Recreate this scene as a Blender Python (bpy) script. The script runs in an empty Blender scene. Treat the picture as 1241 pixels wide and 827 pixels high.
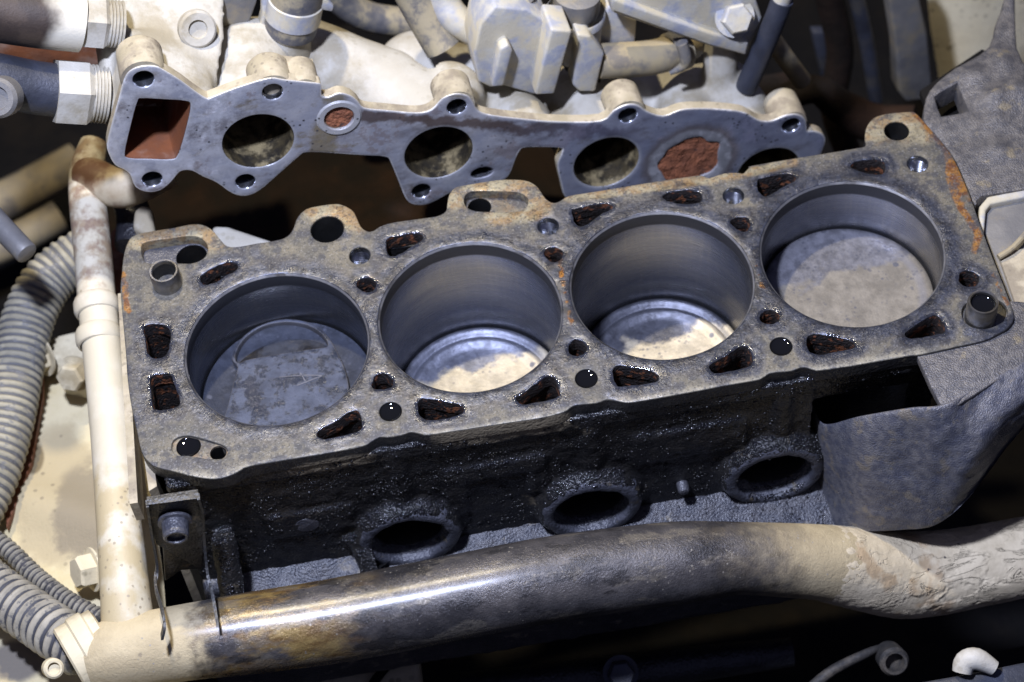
import bpy, bmesh, math, random
import numpy as np
from mathutils import Vector, Matrix, noise as mnoise
from mathutils.geometry import delaunay_2d_cdt

random.seed(7)
SC = bpy.context.scene
COL = SC.collection
S = 0.001                                   # everything below is written in millimetres

# ------------------------------------------------------------------ camera
FPX, PW, PH = 2471.733, 1241.0, 827.0       # focal length in photograph pixels
CAM = np.array([76.817, -606.446, 827.714])
ROT = np.array([[0.98574989, -0.15586646, -0.06326773],
                [-0.16362407, -0.80113852, -0.5756772],
                [0.03904255, 0.57782586, -0.81522571]])   # rows: right, down, forward
cam = bpy.data.cameras.new('camera')
cam_ob = bpy.data.objects.new('camera', cam)
COL.objects.link(cam_ob)
mw = Matrix.Identity(4)
for i in range(3):
    mw[i][0] = ROT[0][i]; mw[i][1] = -ROT[1][i]; mw[i][2] = -ROT[2][i]; mw[i][3] = CAM[i] * S
cam_ob.matrix_world = mw
cam.sensor_fit = 'HORIZONTAL'; cam.sensor_width = 36.0
cam.lens = 36.0 * FPX / PW
cam.clip_start = 0.01; cam.clip_end = 50
cam.dof.use_dof = True
cam.dof.focus_distance = 0.99
cam.dof.aperture_fstop = 9.0
SC.camera = cam_ob

# ------------------------------------------------------------------ light
world = bpy.data.worlds.new('World'); SC.world = world
world.use_nodes = True
bg = world.node_tree.nodes['Background']
_nt = world.node_tree
_tc = _nt.nodes.new('ShaderNodeTexCoord'); _sx = _nt.nodes.new('ShaderNodeSeparateXYZ'); _rp = _nt.nodes.new('ShaderNodeValToRGB')
_nt.links.new(_tc.outputs['Generated'], _sx.inputs[0]); _nt.links.new(_sx.outputs[2], _rp.inputs[0]); _nt.links.new(_rp.outputs[0], bg.inputs[0])
_rp.color_ramp.elements[0].position = 0.0; _rp.color_ramp.elements[0].color = (.06, .065, .09, 1)
_rp.color_ramp.elements[1].position = 0.9; _rp.color_ramp.elements[1].color = (.46, .50, 1.0, 1)
bg.inputs[1].default_value = 0.20          # dim cool room light, brighter overhead

def lamp(name, loc, target, power, size, colour):
    d = bpy.data.lights.new(name, 'AREA'); d.shape = 'DISK'; d.size = size * S
    d.energy = power; d.color = colour
    o = bpy.data.objects.new(name, d); COL.objects.link(o)
    o.location = Vector(loc) * S
    o.rotation_euler = (Vector(target) - Vector(loc)).to_track_quat('-Z', 'Y').to_euler()
    return o
lamp('work_lamp_cool', (-48, -185, 831), (150, 0, 0), 17.0, 62, (0.66, 0.73, 1.0))
lamp('work_lamp_warm', (-20, 300, 900), (150, 0, 0), 7.6, 34, (1.0, 0.86, 0.58))

SC.view_settings.view_transform = 'Standard'
SC.view_settings.look = 'None'
SC.view_settings.exposure = 0.0
SC.view_settings.gamma = 1.0

# ------------------------------------------------------------------ survey helpers
def ray(px, py):
    return ROT.T @ np.array([(px - PW / 2) / FPX, (py - PH / 2) / FPX, 1.0])
def U(px, py, z=None, y=None, x=None):      # a point of the photograph on a plane of the place
    d = ray(px, py)
    if z is not None: return CAM + d * (z - CAM[2]) / d[2]
    if y is not None: return CAM + d * (y - CAM[1]) / d[1]
    return CAM + d * (x - CAM[0]) / d[0]

# intake flange plane
_c, _s = 0.034, 98.18
def _r(px, py): return np.array([(px - PW / 2) / FPX, (py - PH / 2) / FPX, 1.0])
_a, _b = _r(313.1, 171.5), _r(734.9, 197.2) * (1 + 2 * _c)
_Z = 2 * _s / np.linalg.norm(_b - _a)
_d = (_b - _a) / np.linalg.norm(_b - _a)
_n = np.array([.777 * .297, .777 * .955, -.629]); _n = _n - (_n @ _d) * _d; _n /= np.linalg.norm(_n)
MO = ROT.T @ (_a * _Z) + CAM                # centre of the first port
MU = ROT.T @ _d; MN = ROT.T @ _n            # along the ports, and out of the face
MV = np.cross(MN, MU)
if MV[2] < 0: MV = -MV
def MP(px, py, w=0):                        # on the plane w millimetres behind the flange face
    d = ray(px, py); o = MO - MN * w
    return CAM + d * ((o - CAM) @ MN) / (d @ MN)
def m2(px, py):
    q = MP(px, py) - MO
    return (q @ MU, q @ MV)

# ------------------------------------------------------------------ node helpers
class G:
    def __init__(s, name):
        s.m = bpy.data.materials.new(name); s.m.use_nodes = True
        s.t = s.m.node_tree; s.t.nodes.clear()
        s.out = s.t.nodes.new('ShaderNodeOutputMaterial')
        s.b = s.t.nodes.new('ShaderNodeBsdfPrincipled')
        s.t.links.new(s.b.outputs[0], s.out.inputs[0])
        g = s.t.nodes.new('ShaderNodeNewGeometry')
        s.pos = s.vm('SCALE', g.outputs['Position'], k=1000.0)
        s.nrm = g.outputs['Normal']
    def link(s, v, inp):
        if hasattr(v, 'is_output') or isinstance(v, bpy.types.NodeSocket): s.t.links.new(v, inp)
        elif isinstance(v, (tuple, list)) and len(v) == 3 and inp.type == 'RGBA': inp.default_value = (*v, 1)
        else: inp.default_value = v
    def vm(s, op, a, b=None, k=None):
        n = s.t.nodes.new('ShaderNodeVectorMath'); n.operation = op
        s.link(a, n.inputs[0])
        if b is not None: s.link(b, n.inputs[1])
        if k is not None: s.link(k, n.inputs['Scale'])
        return n.outputs['Value'] if op in ('LENGTH', 'DISTANCE', 'DOT_PRODUCT') else n.outputs[0]
    def ma(s, op, a, b=0.0, clamp=False):
        n = s.t.nodes.new('ShaderNodeMath'); n.operation = op; n.use_clamp = clamp
        s.link(a, n.inputs[0]); s.link(b, n.inputs[1]); return n.outputs[0]
    def noise(s, size, detail=4, rough=0.55, vec=None, off=0.0, dist=0.0):
        n = s.t.nodes.new('ShaderNodeTexNoise'); n.inputs['Scale'].default_value = 1.0 / size
        n.inputs['Detail'].default_value = detail; n.inputs['Roughness'].default_value = rough
        n.inputs['Distortion'].default_value = dist
        v = vec if vec is not None else s.pos
        if off: v = s.vm('ADD', v, (off, off * .7, -off))
        s.link(v, n.inputs['Vector']); return n.outputs['Fac']
    def vor(s, size, feature='F1', vec=None, rnd=1.0):
        n = s.t.nodes.new('ShaderNodeTexVoronoi'); n.feature = feature
        n.inputs['Scale'].default_value = 1.0 / size; n.inputs['Randomness'].default_value = rnd
        s.link(vec if vec is not None else s.pos, n.inputs['Vector']); return n.outputs['Distance']
    def step(s, v, lo, hi):                 # smooth 0..1
        n = s.t.nodes.new('ShaderNodeMapRange'); n.interpolation_type = 'SMOOTHSTEP'
        s.link(v, n.inputs[0]); n.inputs[1].default_value = lo; n.inputs[2].default_value = hi
        return n.outputs[0]
    def lerp(s, f, a, b):
        n = s.t.nodes.new('ShaderNodeMapRange'); s.link(f, n.inputs[0])
        n.inputs[3].default_value = a; n.inputs[4].default_value = b; return n.outputs[0]
    def mix(s, f, a, b):
        n = s.t.nodes.new('ShaderNodeMix'); n.data_type = 'RGBA'
        s.link(f, n.inputs[0]); s.link(a, n.inputs[6]); s.link(b, n.inputs[7]); return n.outputs[2]
    def attr(s, name):
        n = s.t.nodes.new('ShaderNodeAttribute'); n.attribute_name = name; return n.outputs['Fac']
    def bump(s, h, dist, strength=1.0, prev=None):
        n = s.t.nodes.new('ShaderNodeBump'); n.inputs['Distance'].default_value = dist * S
        n.inputs['Strength'].default_value = strength
        s.link(h, n.inputs['Height'])
        if prev is not None: s.link(prev, n.inputs['Normal'])
        return n.outputs[0]
    def xyz(s, v=None):
        n = s.t.nodes.new('ShaderNodeSeparateXYZ'); s.link(v if v is not None else s.pos, n.inputs[0]); return n.outputs
    def obj(s):
        n = s.t.nodes.new('ShaderNodeTexCoord'); return s.vm('SCALE', n.outputs['Object'], k=1000.0)
    def done(s, col, rough=0.5, metal=0.0, nrm=None, spec=0.5, coat=None, coatr=0.05):
        s.link(col, s.b.inputs['Base Color']); s.link(rough, s.b.inputs['Roughness'])
        s.link(metal, s.b.inputs['Metallic']); s.b.inputs['Specular IOR Level'].default_value = spec
        if nrm is not None: s.link(nrm, s.b.inputs['Normal'])
        if coat is not None:
            s.link(coat, s.b.inputs['Coat Weight']); s.b.inputs['Coat Roughness'].default_value = coatr
        return s.m

def simple(name, a, b, c, size=14, rough=(0.5, 0.8), metal=0.0, bsize=2.0, bdist=0.3, dirt=0.55, spots=None, spec=0.5, off=0.0):
    """two tone base, a third tone as dirt in patches, dark specks, fine relief"""
    g = G(name)
    n1 = g.noise(size, 5, off=off); n2 = g.noise(size * 2.3, 6, 0.65, off=31 + off)
    col = g.mix(g.step(n1, .35, .65), a, b)
    d = g.step(n2, dirt - .06, dirt + .1)
    col = g.mix(d, col, c)
    if spots:
        sp = g.vor(spots[0]); big = g.noise(spots[0] * 4, 3, off=77)
        f = g.ma('MULTIPLY', g.step(sp, .34, .2), g.step(big, .42, .62))
        col = g.mix(g.ma('MULTIPLY', f, spots[2]), col, spots[1])
    r = g.lerp(g.noise(size * .6, 4, off=5), rough[0], rough[1])
    h = g.ma('ADD', g.noise(bsize, 6, .65, off=11), g.ma('MULTIPLY', g.noise(bsize * 5, 3, off=3), 1.5))
    return g.done(col, r, metal, g.bump(h, bdist), spec)

MAT = {}
# --- machined head face of the block
def deck_mat():
    g = G('deck_iron')
    warp = g.ma('MULTIPLY', g.ma('SUBTRACT', g.noise(9, 5), .5), 9.0)
    warp2 = g.ma('MULTIPLY', g.ma('SUBTRACT', g.noise(3, 4, off=9), .5), 3.0)
    bore = g.ma('ADD', g.ma('ADD', g.attr('bore'), warp), warp2)
    hole = g.ma('ADD', g.ma('ADD', g.attr('hole'), g.ma('MULTIPLY', warp, .5)), warp2)
    tan = g.mix(g.step(g.noise(16, 6, .65), .36, .64), (.155, .137, .100), (.090, .084, .071))
    sp = g.vor(5.6, vec=g.vm('ADD', g.pos, g.vm('SCALE', g.pos, k=.0)))
    spot = g.ma('MULTIPLY', g.step(g.ma('ADD', sp, g.ma('MULTIPLY', g.noise(2.5, 3), .45)), .70, .48), g.step(g.noise(22, 3, off=50), .34, .48))
    tan = g.mix(g.ma('MULTIPLY', spot, .8), tan, (.052, .052, .056))
    blue = g.mix(g.step(g.noise(7, 6, .7, off=4), .35, .65), (.048, .054, .076), (.095, .104, .138))
    f = g.ma('MAXIMUM', g.step(bore, 13, 5), g.step(hole, 8.5, 3.5))
    streak = g.step(g.noise(30, 6, .6, off=70), .54, .64)
    f = g.ma('MAXIMUM', f, g.ma('MULTIPLY', streak, .8))
    col = g.mix(f, tan, blue)
    ring = g.ma('MULTIPLY', g.step(g.ma('ABSOLUTE', g.ma('SUBTRACT', hole, 2.6)), 1.3, .2), g.lerp(g.step(g.noise(11, 4, off=41), .45, .6), .0, .38))
    col = g.mix(ring, col, (.30, .30, .31))
    drk = g.ma('MULTIPLY', g.step(hole, 7.5, 4.5), g.lerp(g.step(g.noise(9, 4, off=43), .42, .58), .05, .6))
    col = g.mix(drk, col, (.06, .062, .072))
    ring2 = g.ma('MULTIPLY', g.step(g.ma('ABSOLUTE', g.ma('SUBTRACT', bore, 10)), 2.4, .4), .4)
    col = g.mix(ring2, col, (.10, .09, .075))
    # pale dusty front lip, warm rusty back lugs, rust runs
    col = g.mix(g.ma('MULTIPLY', g.step(g.ma('ADD', g.attr('lip'), warp2), 7, 1), .6), col, (.34, .31, .235))
    wrm = g.ma('ADD', g.attr('warm'), g.ma('MULTIPLY', warp, .05))
    col = g.mix(g.ma('MULTIPLY', g.step(wrm, .25, .8), .85), col, g.mix(g.step(g.noise(8, 5, off=20), .42, .6), (.30, .26, .165), (.25, .165, .075)))
    ru = g.ma('ADD', g.attr('rust'), g.ma('MULTIPLY', g.ma('ADD', warp, warp2), .07))
    col = g.mix(g.step(ru, .42, .7), col, g.mix(g.step(g.noise(4, 5, off=8), .4, .62), (.27, .125, .025), (.12, .045, .016)))
    crb = g.ma('MULTIPLY', g.step(g.ma('ADD', g.attr('bore'), g.ma('ADD', warp, warp2)), 6.5, 2.5), g.step(g.noise(12, 5, .65, off=101), .46, .60))
    col = g.mix(g.ma('MULTIPLY', crb, .75), col, (.035, .034, .036))
    scr = g.noise(1.0, 4, .7, vec=g.vm('MULTIPLY', g.pos, (.10, 1.0, 1.0)), off=17)
    col = g.mix(g.ma('MULTIPLY', g.step(scr, .56, .66), g.ma('MULTIPLY', f, .35)), col, (.26, .26, .28))
    stn = g.ma('MULTIPLY', g.step(g.noise(13, 7, .72, off=93), .51, .60), .75)
    col = g.mix(stn, col, (.055, .054, .06))
    fine = g.noise(1.1, 5, .7, off=2)
    col = g.mix(g.ma('MULTIPLY', g.step(fine, .53, .67), .38), col, (.36, .355, .345))
    col = g.mix(g.ma('MULTIPLY', g.step(g.noise(1.6, 4, .7, off=32), .52, .64), .75), col, (.04, .039, .038))
    r = g.ma('ADD', g.lerp(f, .60, .34), g.ma('MULTIPLY', g.ma('SUBTRACT', g.noise(5, 5, off=14), .5), .5))
    h = g.ma('ADD', g.ma('MULTIPLY', fine, .5), g.noise(4.5, 5, .6, off=6))
    wet = g.ma('MULTIPLY', g.step(g.ma('ADD', g.attr('hole'), warp2), 2.6, .6), g.step(g.noise(12, 4, off=111), .40, .55))
    r = g.ma('SUBTRACT', r, g.ma('MULTIPLY', wet, .28))
    return g.done(col, r, g.lerp(f, .3, .7), g.bump(h, .42))
MAT['deck'] = deck_mat()

def bore_mat():
    g = G('honed_bore')
    o = g.obj(); c = g.xyz(o)
    th = g.ma('ARCTAN2', c[1], c[0])
    cb = g.t.nodes.new('ShaderNodeCombineXYZ'); g.link(g.ma('MULTIPLY', th, 3.0), cb.inputs[0]); g.link(c[2], cb.inputs[2])
    st = g.noise(1.3, 4, .7, vec=cb.outputs[0]); st2 = g.noise(9, 5, .6, vec=cb.outputs[0])
    cb2 = g.t.nodes.new('ShaderNodeCombineXYZ'); g.link(g.ma('MULTIPLY', th, 40.0), cb2.inputs[0]); g.link(g.ma('MULTIPLY', c[2], .07), cb2.inputs[2])
    vs = g.noise(2.2, 4, .6, vec=cb2.outputs[0])
    col = g.mix(g.step(st2, .35, .65), (.19, .195, .22), (.26, .258, .26))
    col = g.mix(g.ma('MULTIPLY', g.step(vs, .45, .75), .35), col, (.33, .31, .275))
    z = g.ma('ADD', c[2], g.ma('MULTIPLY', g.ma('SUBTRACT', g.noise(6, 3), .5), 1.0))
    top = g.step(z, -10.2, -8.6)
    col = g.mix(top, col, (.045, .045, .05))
    r = g.ma('ADD', g.lerp(st, .20, .36), g.ma('MULTIPLY', top, .28))
    h = g.ma('ADD', g.ma('MULTIPLY', st, .5), g.ma('MULTIPLY', g.noise(.7, 2, vec=cb.outputs[0]), .5))
    return g.done(col, r, g.lerp(top, .92, .4), g.bump(h, .03))
MAT['bore'] = bore_mat()

def piston_mat(name, pale, dark, oily, front):
    """aluminium crown: pale towards the front, darker towards the back; oily parts glossy"""
    g = G(name)
    o = g.obj(); c = g.xyz(o)
    w = g.ma('MULTIPLY', g.ma('SUBTRACT', g.noise(14, 6, .6), .5), 34)
    edge = g.ma('ADD', g.ma('SUBTRACT', g.ma('MULTIPLY', c[0], .12), c[1]), w)
    f = g.step(edge, front - 3, front + 3)
    base = g.mix(g.step(g.noise(9, 6, .65, off=3), .35, .65), pale, tuple(v * .68 for v in pale))
    dk = g.mix(g.step(g.noise(6, 6, .65, off=13), .35, .65), dark, tuple(v * 1.7 for v in dark))
    col = g.mix(f, dk, base)
    rr = g.vm('LENGTH', g.vm('MULTIPLY', o, (1, 1, 0)))
    col = g.mix(g.ma('MULTIPLY', g.step(g.ma('ABSOLUTE', g.ma('SUBTRACT', rr, 39)), 3.5, .5), .5), col, tuple(v * 1.5 for v in dark))
    sp = g.ma('MULTIPLY', g.step(g.vor(2.6), .42, .2), g.step(g.noise(11, 4, off=60), .5, .62))
    col = g.mix(g.ma('MULTIPLY', sp, .6), col, (.07, .075, .10))
    big = g.step(g.vor(17, vec=g.vm('ADD', o, (3, 5, 0))), .11, .07)
    col = g.mix(g.ma('MULTIPLY', big, .8), col, (.08, .085, .11))
    r = g.ma('ADD', g.lerp(f, .5 - .25 * (oily if oily < 1 else -.2), .55 - .2 * (oily if oily < 1 else -.2)), g.ma('MULTIPLY', g.ma('SUBTRACT', g.noise(4, 5, off=8), .5), .4))
    h = g.ma('ADD', g.noise(2.2, 6, .7), g.noise(8, 3, off=4))
    return g.done(col, r, g.lerp(f, .55, .35) if oily < 1 else .2, g.bump(h, .22 + .1 * oily), spec=.5 - .3 * (oily >= 1))
MAT['piston_oily'] = piston_mat('oily_carbon_crown', (.034, .040, .056), (.020, .023, .033), 1.0, 4)
MAT['piston_two'] = piston_mat('half_pale_crown', (.46, .40, .29), (.10, .105, .13), .3, -20)
MAT['piston_three'] = piston_mat('mostly_pale_crown', (.54, .465, .33), (.06, .062, .075), .4, -19)
MAT['piston_grey'] = piston_mat('dry_grey_crown', (.25, .225, .185), (.125, .125, .14), .1, -14)

def plateau_mat():
    g = G('oily_plateau')
    c = g.mix(g.step(g.noise(10, 6, .65), .38, .62), (.075, .086, .120), (.045, .052, .074))
    wet = g.step(g.noise(9, 6, .7, off=23), .48, .58)
    c = g.mix(g.ma('MULTIPLY', wet, .8), c, (.022, .026, .038))
    lip = g.ma('ADD', g.attr('lip'), g.ma('MULTIPLY', g.ma('SUBTRACT', g.noise(4, 4), .5), 1.2))
    c = g.mix(g.ma('MULTIPLY', g.step(lip, 1.1, .3), .5), c, (.12, .11, .10))
    r = g.lerp(wet, .55, .14)
    h = g.ma('ADD', g.noise(1.6, 5, .7), g.ma('MULTIPLY', g.noise(7, 3, off=4), 1.2))
    return g.done(c, r, .2, g.bump(h, .30), .22)
MAT['plateau'] = plateau_mat()
MAT['plateau_mark'] = simple('scraped_mark', (.13, .135, .16), (.10, .105, .13), (.06, .06, .07), 4, (.4, .6), .3, 1, .05)
MAT['pit'] = simple('wet_pit_shade', (.018, .020, .027), (.032, .036, .048), (.010, .010, .012), 7, (.12, .24), .0, 2.2, .16, .5)  # near-black colour puts the missing shade into the wet pit floor
def glitter(name, col, col2, r, size, dist, metal=0.0, patch=None, coat=0.0, spec=.5, extra=None, lump=3):
    g = G(name)
    v = g.vor(size); n = g.noise(size * 1.2, 5, .7); big = g.noise(size * 9, 4, .6, off=7)
    c = g.mix(g.step(g.noise(size * 6, 5, .65, off=21), .38, .62), col, col2)
    if patch: c = g.mix(g.step(g.noise(patch[1], 6, .65, off=40), patch[2], patch[2] + .08), c, patch[0])
    if extra: c = extra(g, c)
    h = g.ma('ADD', g.ma('ADD', g.ma('MULTIPLY', v, -.8), n), g.ma('MULTIPLY', big, lump))
    rr = g.lerp(g.noise(size * 5, 4, off=17), r[0], r[1])
    return g.done(c, rr, metal, g.bump(h, dist), spec, coat=coat)
def grime(g, c):                            # sandy dirt caught on the lip below the head face
    x = g.xyz(); w = g.ma('MULTIPLY', g.ma('SUBTRACT', g.noise(12, 6, .65, off=71), .5), 1.7)
    for cx, cz, rx, rz in ((100, -6, 30, 12), (125, -9, 14, 10), (20, -12, 22, 8)):
        dx = g.ma('DIVIDE', g.ma('SUBTRACT', x[0], cx), rx); dz = g.ma('DIVIDE', g.ma('SUBTRACT', x[2], cz), rz)
        d = g.ma('ADD', g.ma('ADD', g.ma('MULTIPLY', dx, dx), g.ma('MULTIPLY', dz, dz)), w)
        c = g.mix(g.ma('MULTIPLY', g.step(d, 1.1, .5), .8), c, (.20, .165, .11))
    return c
MAT['black_oil_iron'] = glitter('oil_soaked_iron', (.009, .009, .010), (.018, .017, .016), (.22, .42), 1.6, .42, patch=((.07, .058, .04), 26, .61), extra=grime)
MAT['wet_iron'] = glitter('wet_grey_iron', (.045, .046, .056), (.08, .079, .086), (.24, .42), 1.3, .32)
MAT['grey_oil_iron'] = glitter('grey_oily_casting', (.080, .077, .080), (.140, .13, .122), (.26, .52), .8, .38, metal=.2, patch=((.20, .17, .12), 14, .58), lump=.8)
MAT['wet_black'] = glitter('wet_black_rim', (.040, .042, .052), (.075, .077, .092), (.18, .40), 1.5, .45, patch=((.09, .075, .05), 12, .60))
MAT['housing'] = glitter('blue_grey_oily_casting', (.080, .082, .102), (.140, .136, .142), (.28, .52), .75, .34, metal=.2, patch=((.17, .15, .125), 9, .56), lump=1.2)
MAT['ledge'] = glitter('dusty_blue_ledge', (.024, .026, .036), (.050, .048, .052), (.22, .45), 1.2, .36, patch=((.15, .13, .10), 14, .57), lump=.6)
MAT['rust_jacket'] = glitter('rusty_jacket_wall', (.012, .007, .005), (.006, .004, .004), (.5, .9), 1.3, .7, patch=((.16, .055, .019), 5, .53))
MAT['dark_wet'] = glitter('dark_wet_metal', (.010, .010, .013), (.018, .018, .022), (.25, .45), 1.6, .4)
MAT['black_hole'] = simple('dark_passage', (.006, .006, .006), (.01, .01, .01), (.014, .012, .01), rough=(.3, .5))
MAT['oil'] = G('black_engine_oil').done((.004, .004, .004), .015, 0, spec=.55)
MAT['steel'] = simple('worn_steel', (.34, .33, .32), (.25, .245, .24), (.20, .18, .14), 9, (.22, .42), .9, 1.2, .06)
MAT['chamfer'] = simple('scraped_bore_edge', (.42, .41, .40), (.28, .28, .29), (.15, .14, .13), 6, (.3, .5), .8, 1, .08)
MAT['thread'] = simple('bright_thread', (.40, .41, .44), (.30, .31, .34), (.12, .12, .12), 5, (.12, .28), .95, 1, .04)
MAT['flange'] = None
def flange_mat():
    g = G('machined_aluminium_face')
    n1 = g.noise(18, 6, .65); n2 = g.noise(7, 6, .7, off=5)
    st = g.noise(2.0, 5, .65, vec=g.vm('MULTIPLY', g.pos, (.12, 1, .5)))
    c = g.mix(g.step(n1, .36, .64), (.36, .37, .42), (.48, .475, .49))
    c = g.mix(g.ma('MULTIPLY', g.step(st, .5, .66), .35), c, (.50, .50, .53))
    br = g.step(g.ma('ADD', g.ma('ADD', n2, .025), g.ma('MULTIPLY', g.ma('SUBTRACT', g.noise(40, 3, off=3), .5), .8)), .56, .66)
    br = g.ma('MULTIPLY', br, g.step(g.attr('port'), 5, 12))
    c = g.mix(g.ma('MULTIPLY', br, .7), c, (.13, .095, .08))
    c = g.mix(g.ma('MULTIPLY', g.step(g.noise(11, 7, .7, vec=g.vm('MULTIPLY', g.pos, (.5, 1, 1)), off=90), .55, .70), .75), c, (.20, .155, .075))
    c = g.mix(g.ma('MULTIPLY', g.step(g.noise(24, 7, .68, vec=g.vm('MULTIPLY', g.pos, (.5, 1, 1)), off=190), .50, .66), .7), c, (.14, .12, .115))
    q = g.vm('SUBTRACT', g.pos, tuple(float(v) for v in MO)); u = g.vm('DOT_PRODUCT', q, tuple(float(v) for v in MU)); v = g.vm('DOT_PRODUCT', q, tuple(float(k) for k in MV))
    wv = g.ma('MULTIPLY', g.ma('SUBTRACT', g.noise(14, 5, .65, off=61), .5), 22)
    pale = g.ma('MULTIPLY', g.step(g.ma('ADD', u, g.ma('MULTIPLY', wv, 2)), 10, -25), g.step(g.noise(7, 6, .7, off=62), .40, .60))
    c = g.mix(g.ma('MULTIPLY', pale, .75), c, (.60, .60, .62))
    band = g.ma('MULTIPLY', g.step(g.ma('ABSOLUTE', g.ma('ADD', g.ma('SUBTRACT', v, 21.5), wv)), 6, 2), g.ma('MULTIPLY', g.step(u, 28, 48), g.step(u, 215, 190)))
    c = g.mix(g.ma('MULTIPLY', band, .85), c, (.10, .065, .05))
    gold = g.step(g.ma('ADD', g.ma('ABSOLUTE', g.ma('SUBTRACT', u, 34)), wv), 9, 3)
    c = g.mix(g.ma('MULTIPLY', gold, .7), c, (.20, .155, .065))
    c = g.mix(g.ma('MULTIPLY', g.step(u, 120, 200), .55), c, (.16, .18, .27))
    pu, pv = m2(836, 196); du = g.ma('SUBTRACT', u, float(pu)); dv = g.ma('SUBTRACT', v, float(pv))
    pr = g.ma('ADD', g.ma('SQRT', g.ma('ADD', g.ma('MULTIPLY', du, du), g.ma('MULTIPLY', dv, dv))), g.ma('MULTIPLY', wv, .35))
    c = g.mix(g.ma('MULTIPLY', g.step(pr, 31, 25), .7), c, (.15, .12, .10))
    c = g.mix(g.ma('MULTIPLY', g.step(pr, 25.5, 22.5), .8), c, (.36, .36, .37))
    c = g.mix(g.step(g.attr('lip'), 1.2, .3), c, (.62, .60, .57))
    c = g.mix(g.ma('MULTIPLY', g.step(g.attr('port'), 2.4, .4), .6), c, (.46, .46, .46))
    c = g.mix(g.ma('MULTIPLY', g.step(g.vor(3.4), .24, .14), g.step(g.noise(30, 2, off=8), .5, .6)), c, (.05, .05, .055))
    r = g.ma('ADD', g.lerp(g.noise(9, 5, off=2), .30, .56), g.ma('MULTIPLY', br, .25))
    return g.done(c, r, g.lerp(br, .45, .15), g.bump(g.ma('ADD', g.noise(1.4, 5, .7), g.noise(6, 4, off=3)), .18))
MAT['flange'] = flange_mat()
MAT['dusty_edge'] = simple('dusty_casting_edge', (.33, .28, .18), (.42, .36, .25), (.24, .20, .14), 10, (.6, .85), 0, 1.6, .3, .52, (3.5, (.12, .10, .07), .5))
MAT['white_cast'] = simple('dusty_white_casting', (.40, .37, .30), (.47, .445, .38), (.30, .26, .18), 20, (.5, .75), 0, 1.8, .25, .51, (5, (.30, .27, .2), .5))
MAT['white_dust'] = simple('dust_on_grey_bracket', (.50, .475, .40), (.33, .34, .38), (.50, .45, .33), 7, (.5, .75), .1, 1.6, .2, .5)
MAT['cream'] = simple('cream_dusty_cover', (.60, .52, .34), (.66, .59, .41), (.33, .265, .15), 40, (.55, .85), 0, 1.6, .25, .545, (6, (.17, .14, .085), .6))
def cover_mat():
    g = G('patchy_cream_cover')
    c = g.mix(g.step(g.noise(34, 6, .65), .38, .62), (.54, .45, .245), (.60, .52, .32))
    x = g.xyz(); w = g.ma('MULTIPLY', g.ma('SUBTRACT', g.noise(22, 5, .6, off=12), .5), 34)
    def blob(px, py, rx, ry, soft=.35, k=1.0):
        q = U(px, py, z=-118); dx = g.ma('DIVIDE', g.ma('ADD', g.ma('SUBTRACT', x[0], float(q[0])), g.ma('MULTIPLY', w, k)), rx); dy = g.ma('DIVIDE', g.ma('ADD', g.ma('SUBTRACT', x[1], float(q[1])), g.ma('MULTIPLY', w, k)), ry)
        return g.step(g.ma('ADD', g.ma('MULTIPLY', dx, dx), g.ma('MULTIPLY', dy, dy)), 1 + soft, 1 - soft)
    c = g.mix(blob(70, 600, 26, 46), c, (.42, .345, .20)); c = g.mix(blob(105, 620, 17, 32), c, (.26, .215, .135))  # broad darker tan patches on the lower cover
    c = g.mix(blob(40, 557, 6.5, 11, .3, .12), c, (.17, .13, .065)); c = g.mix(blob(20, 800, 16, 12, .4, .3), c, (.15, .13, .10))
    sp = g.ma('MULTIPLY', g.step(g.vor(7), .22, .10), g.step(g.noise(40, 3, off=77), .5, .6))
    c = g.mix(g.ma('MULTIPLY', sp, .7), c, (.20, .165, .10))
    h = g.ma('ADD', g.noise(1.6, 6, .65, off=11), g.ma('MULTIPLY', g.noise(9, 3, off=3), 1.5))
    return g.done(c, .75, 0, g.bump(h, .3))
MAT['cover'] = cover_mat()
def tube_mat():
    g = G('cream_dusted_tube')
    x = g.xyz(); y = g.ma('ADD', x[1], g.ma('MULTIPLY', g.ma('SUBTRACT', g.noise(16, 5, .65), .5), 50))
    c = g.mix(g.step(g.noise(30, 5), .4, .6), (.53, .475, .345), (.58, .53, .41))
    br = g.ma('MULTIPLY', g.step(y, 62, 100), g.step(g.noise(13, 6, .65, off=5), .40, .58))
    c = g.mix(g.ma('MULTIPLY', br, .85), c, g.mix(g.step(g.noise(6, 5, off=15), .4, .6), (.30, .21, .12), (.19, .11, .07)))
    du = g.step(y, -22, -40)
    c = g.mix(g.ma('MULTIPLY', du, g.step(g.noise(18, 5, off=25), .36, .56)), c, (.44, .36, .21))
    sp = g.ma('MULTIPLY', g.step(g.ma('ADD', g.vor(4.2), g.ma('MULTIPLY', g.noise(1.5, 3), .2)), .34, .24), g.ma('MAXIMUM', g.ma('MULTIPLY', du, g.step(g.noise(14, 3, off=35), .42, .52)), g.step(g.noise(26, 3, off=37), .60, .66)))
    c = g.mix(g.ma('MULTIPLY', sp, .7), c, (.22, .18, .12))
    return g.done(c, g.lerp(g.noise(9, 4, off=2), .38, .66), 0, g.bump(g.ma('ADD', g.noise(1.2, 5, .7), g.noise(8, 3, off=6)), .14))
MAT['tube_cream'] = tube_mat()
MAT['tube_rust'] = simple('rust_browned_tube', (.36, .27, .16), (.50, .42, .28), (.16, .085, .05), 16, (.45, .7), 0, 1.6, .2, .5)
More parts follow.
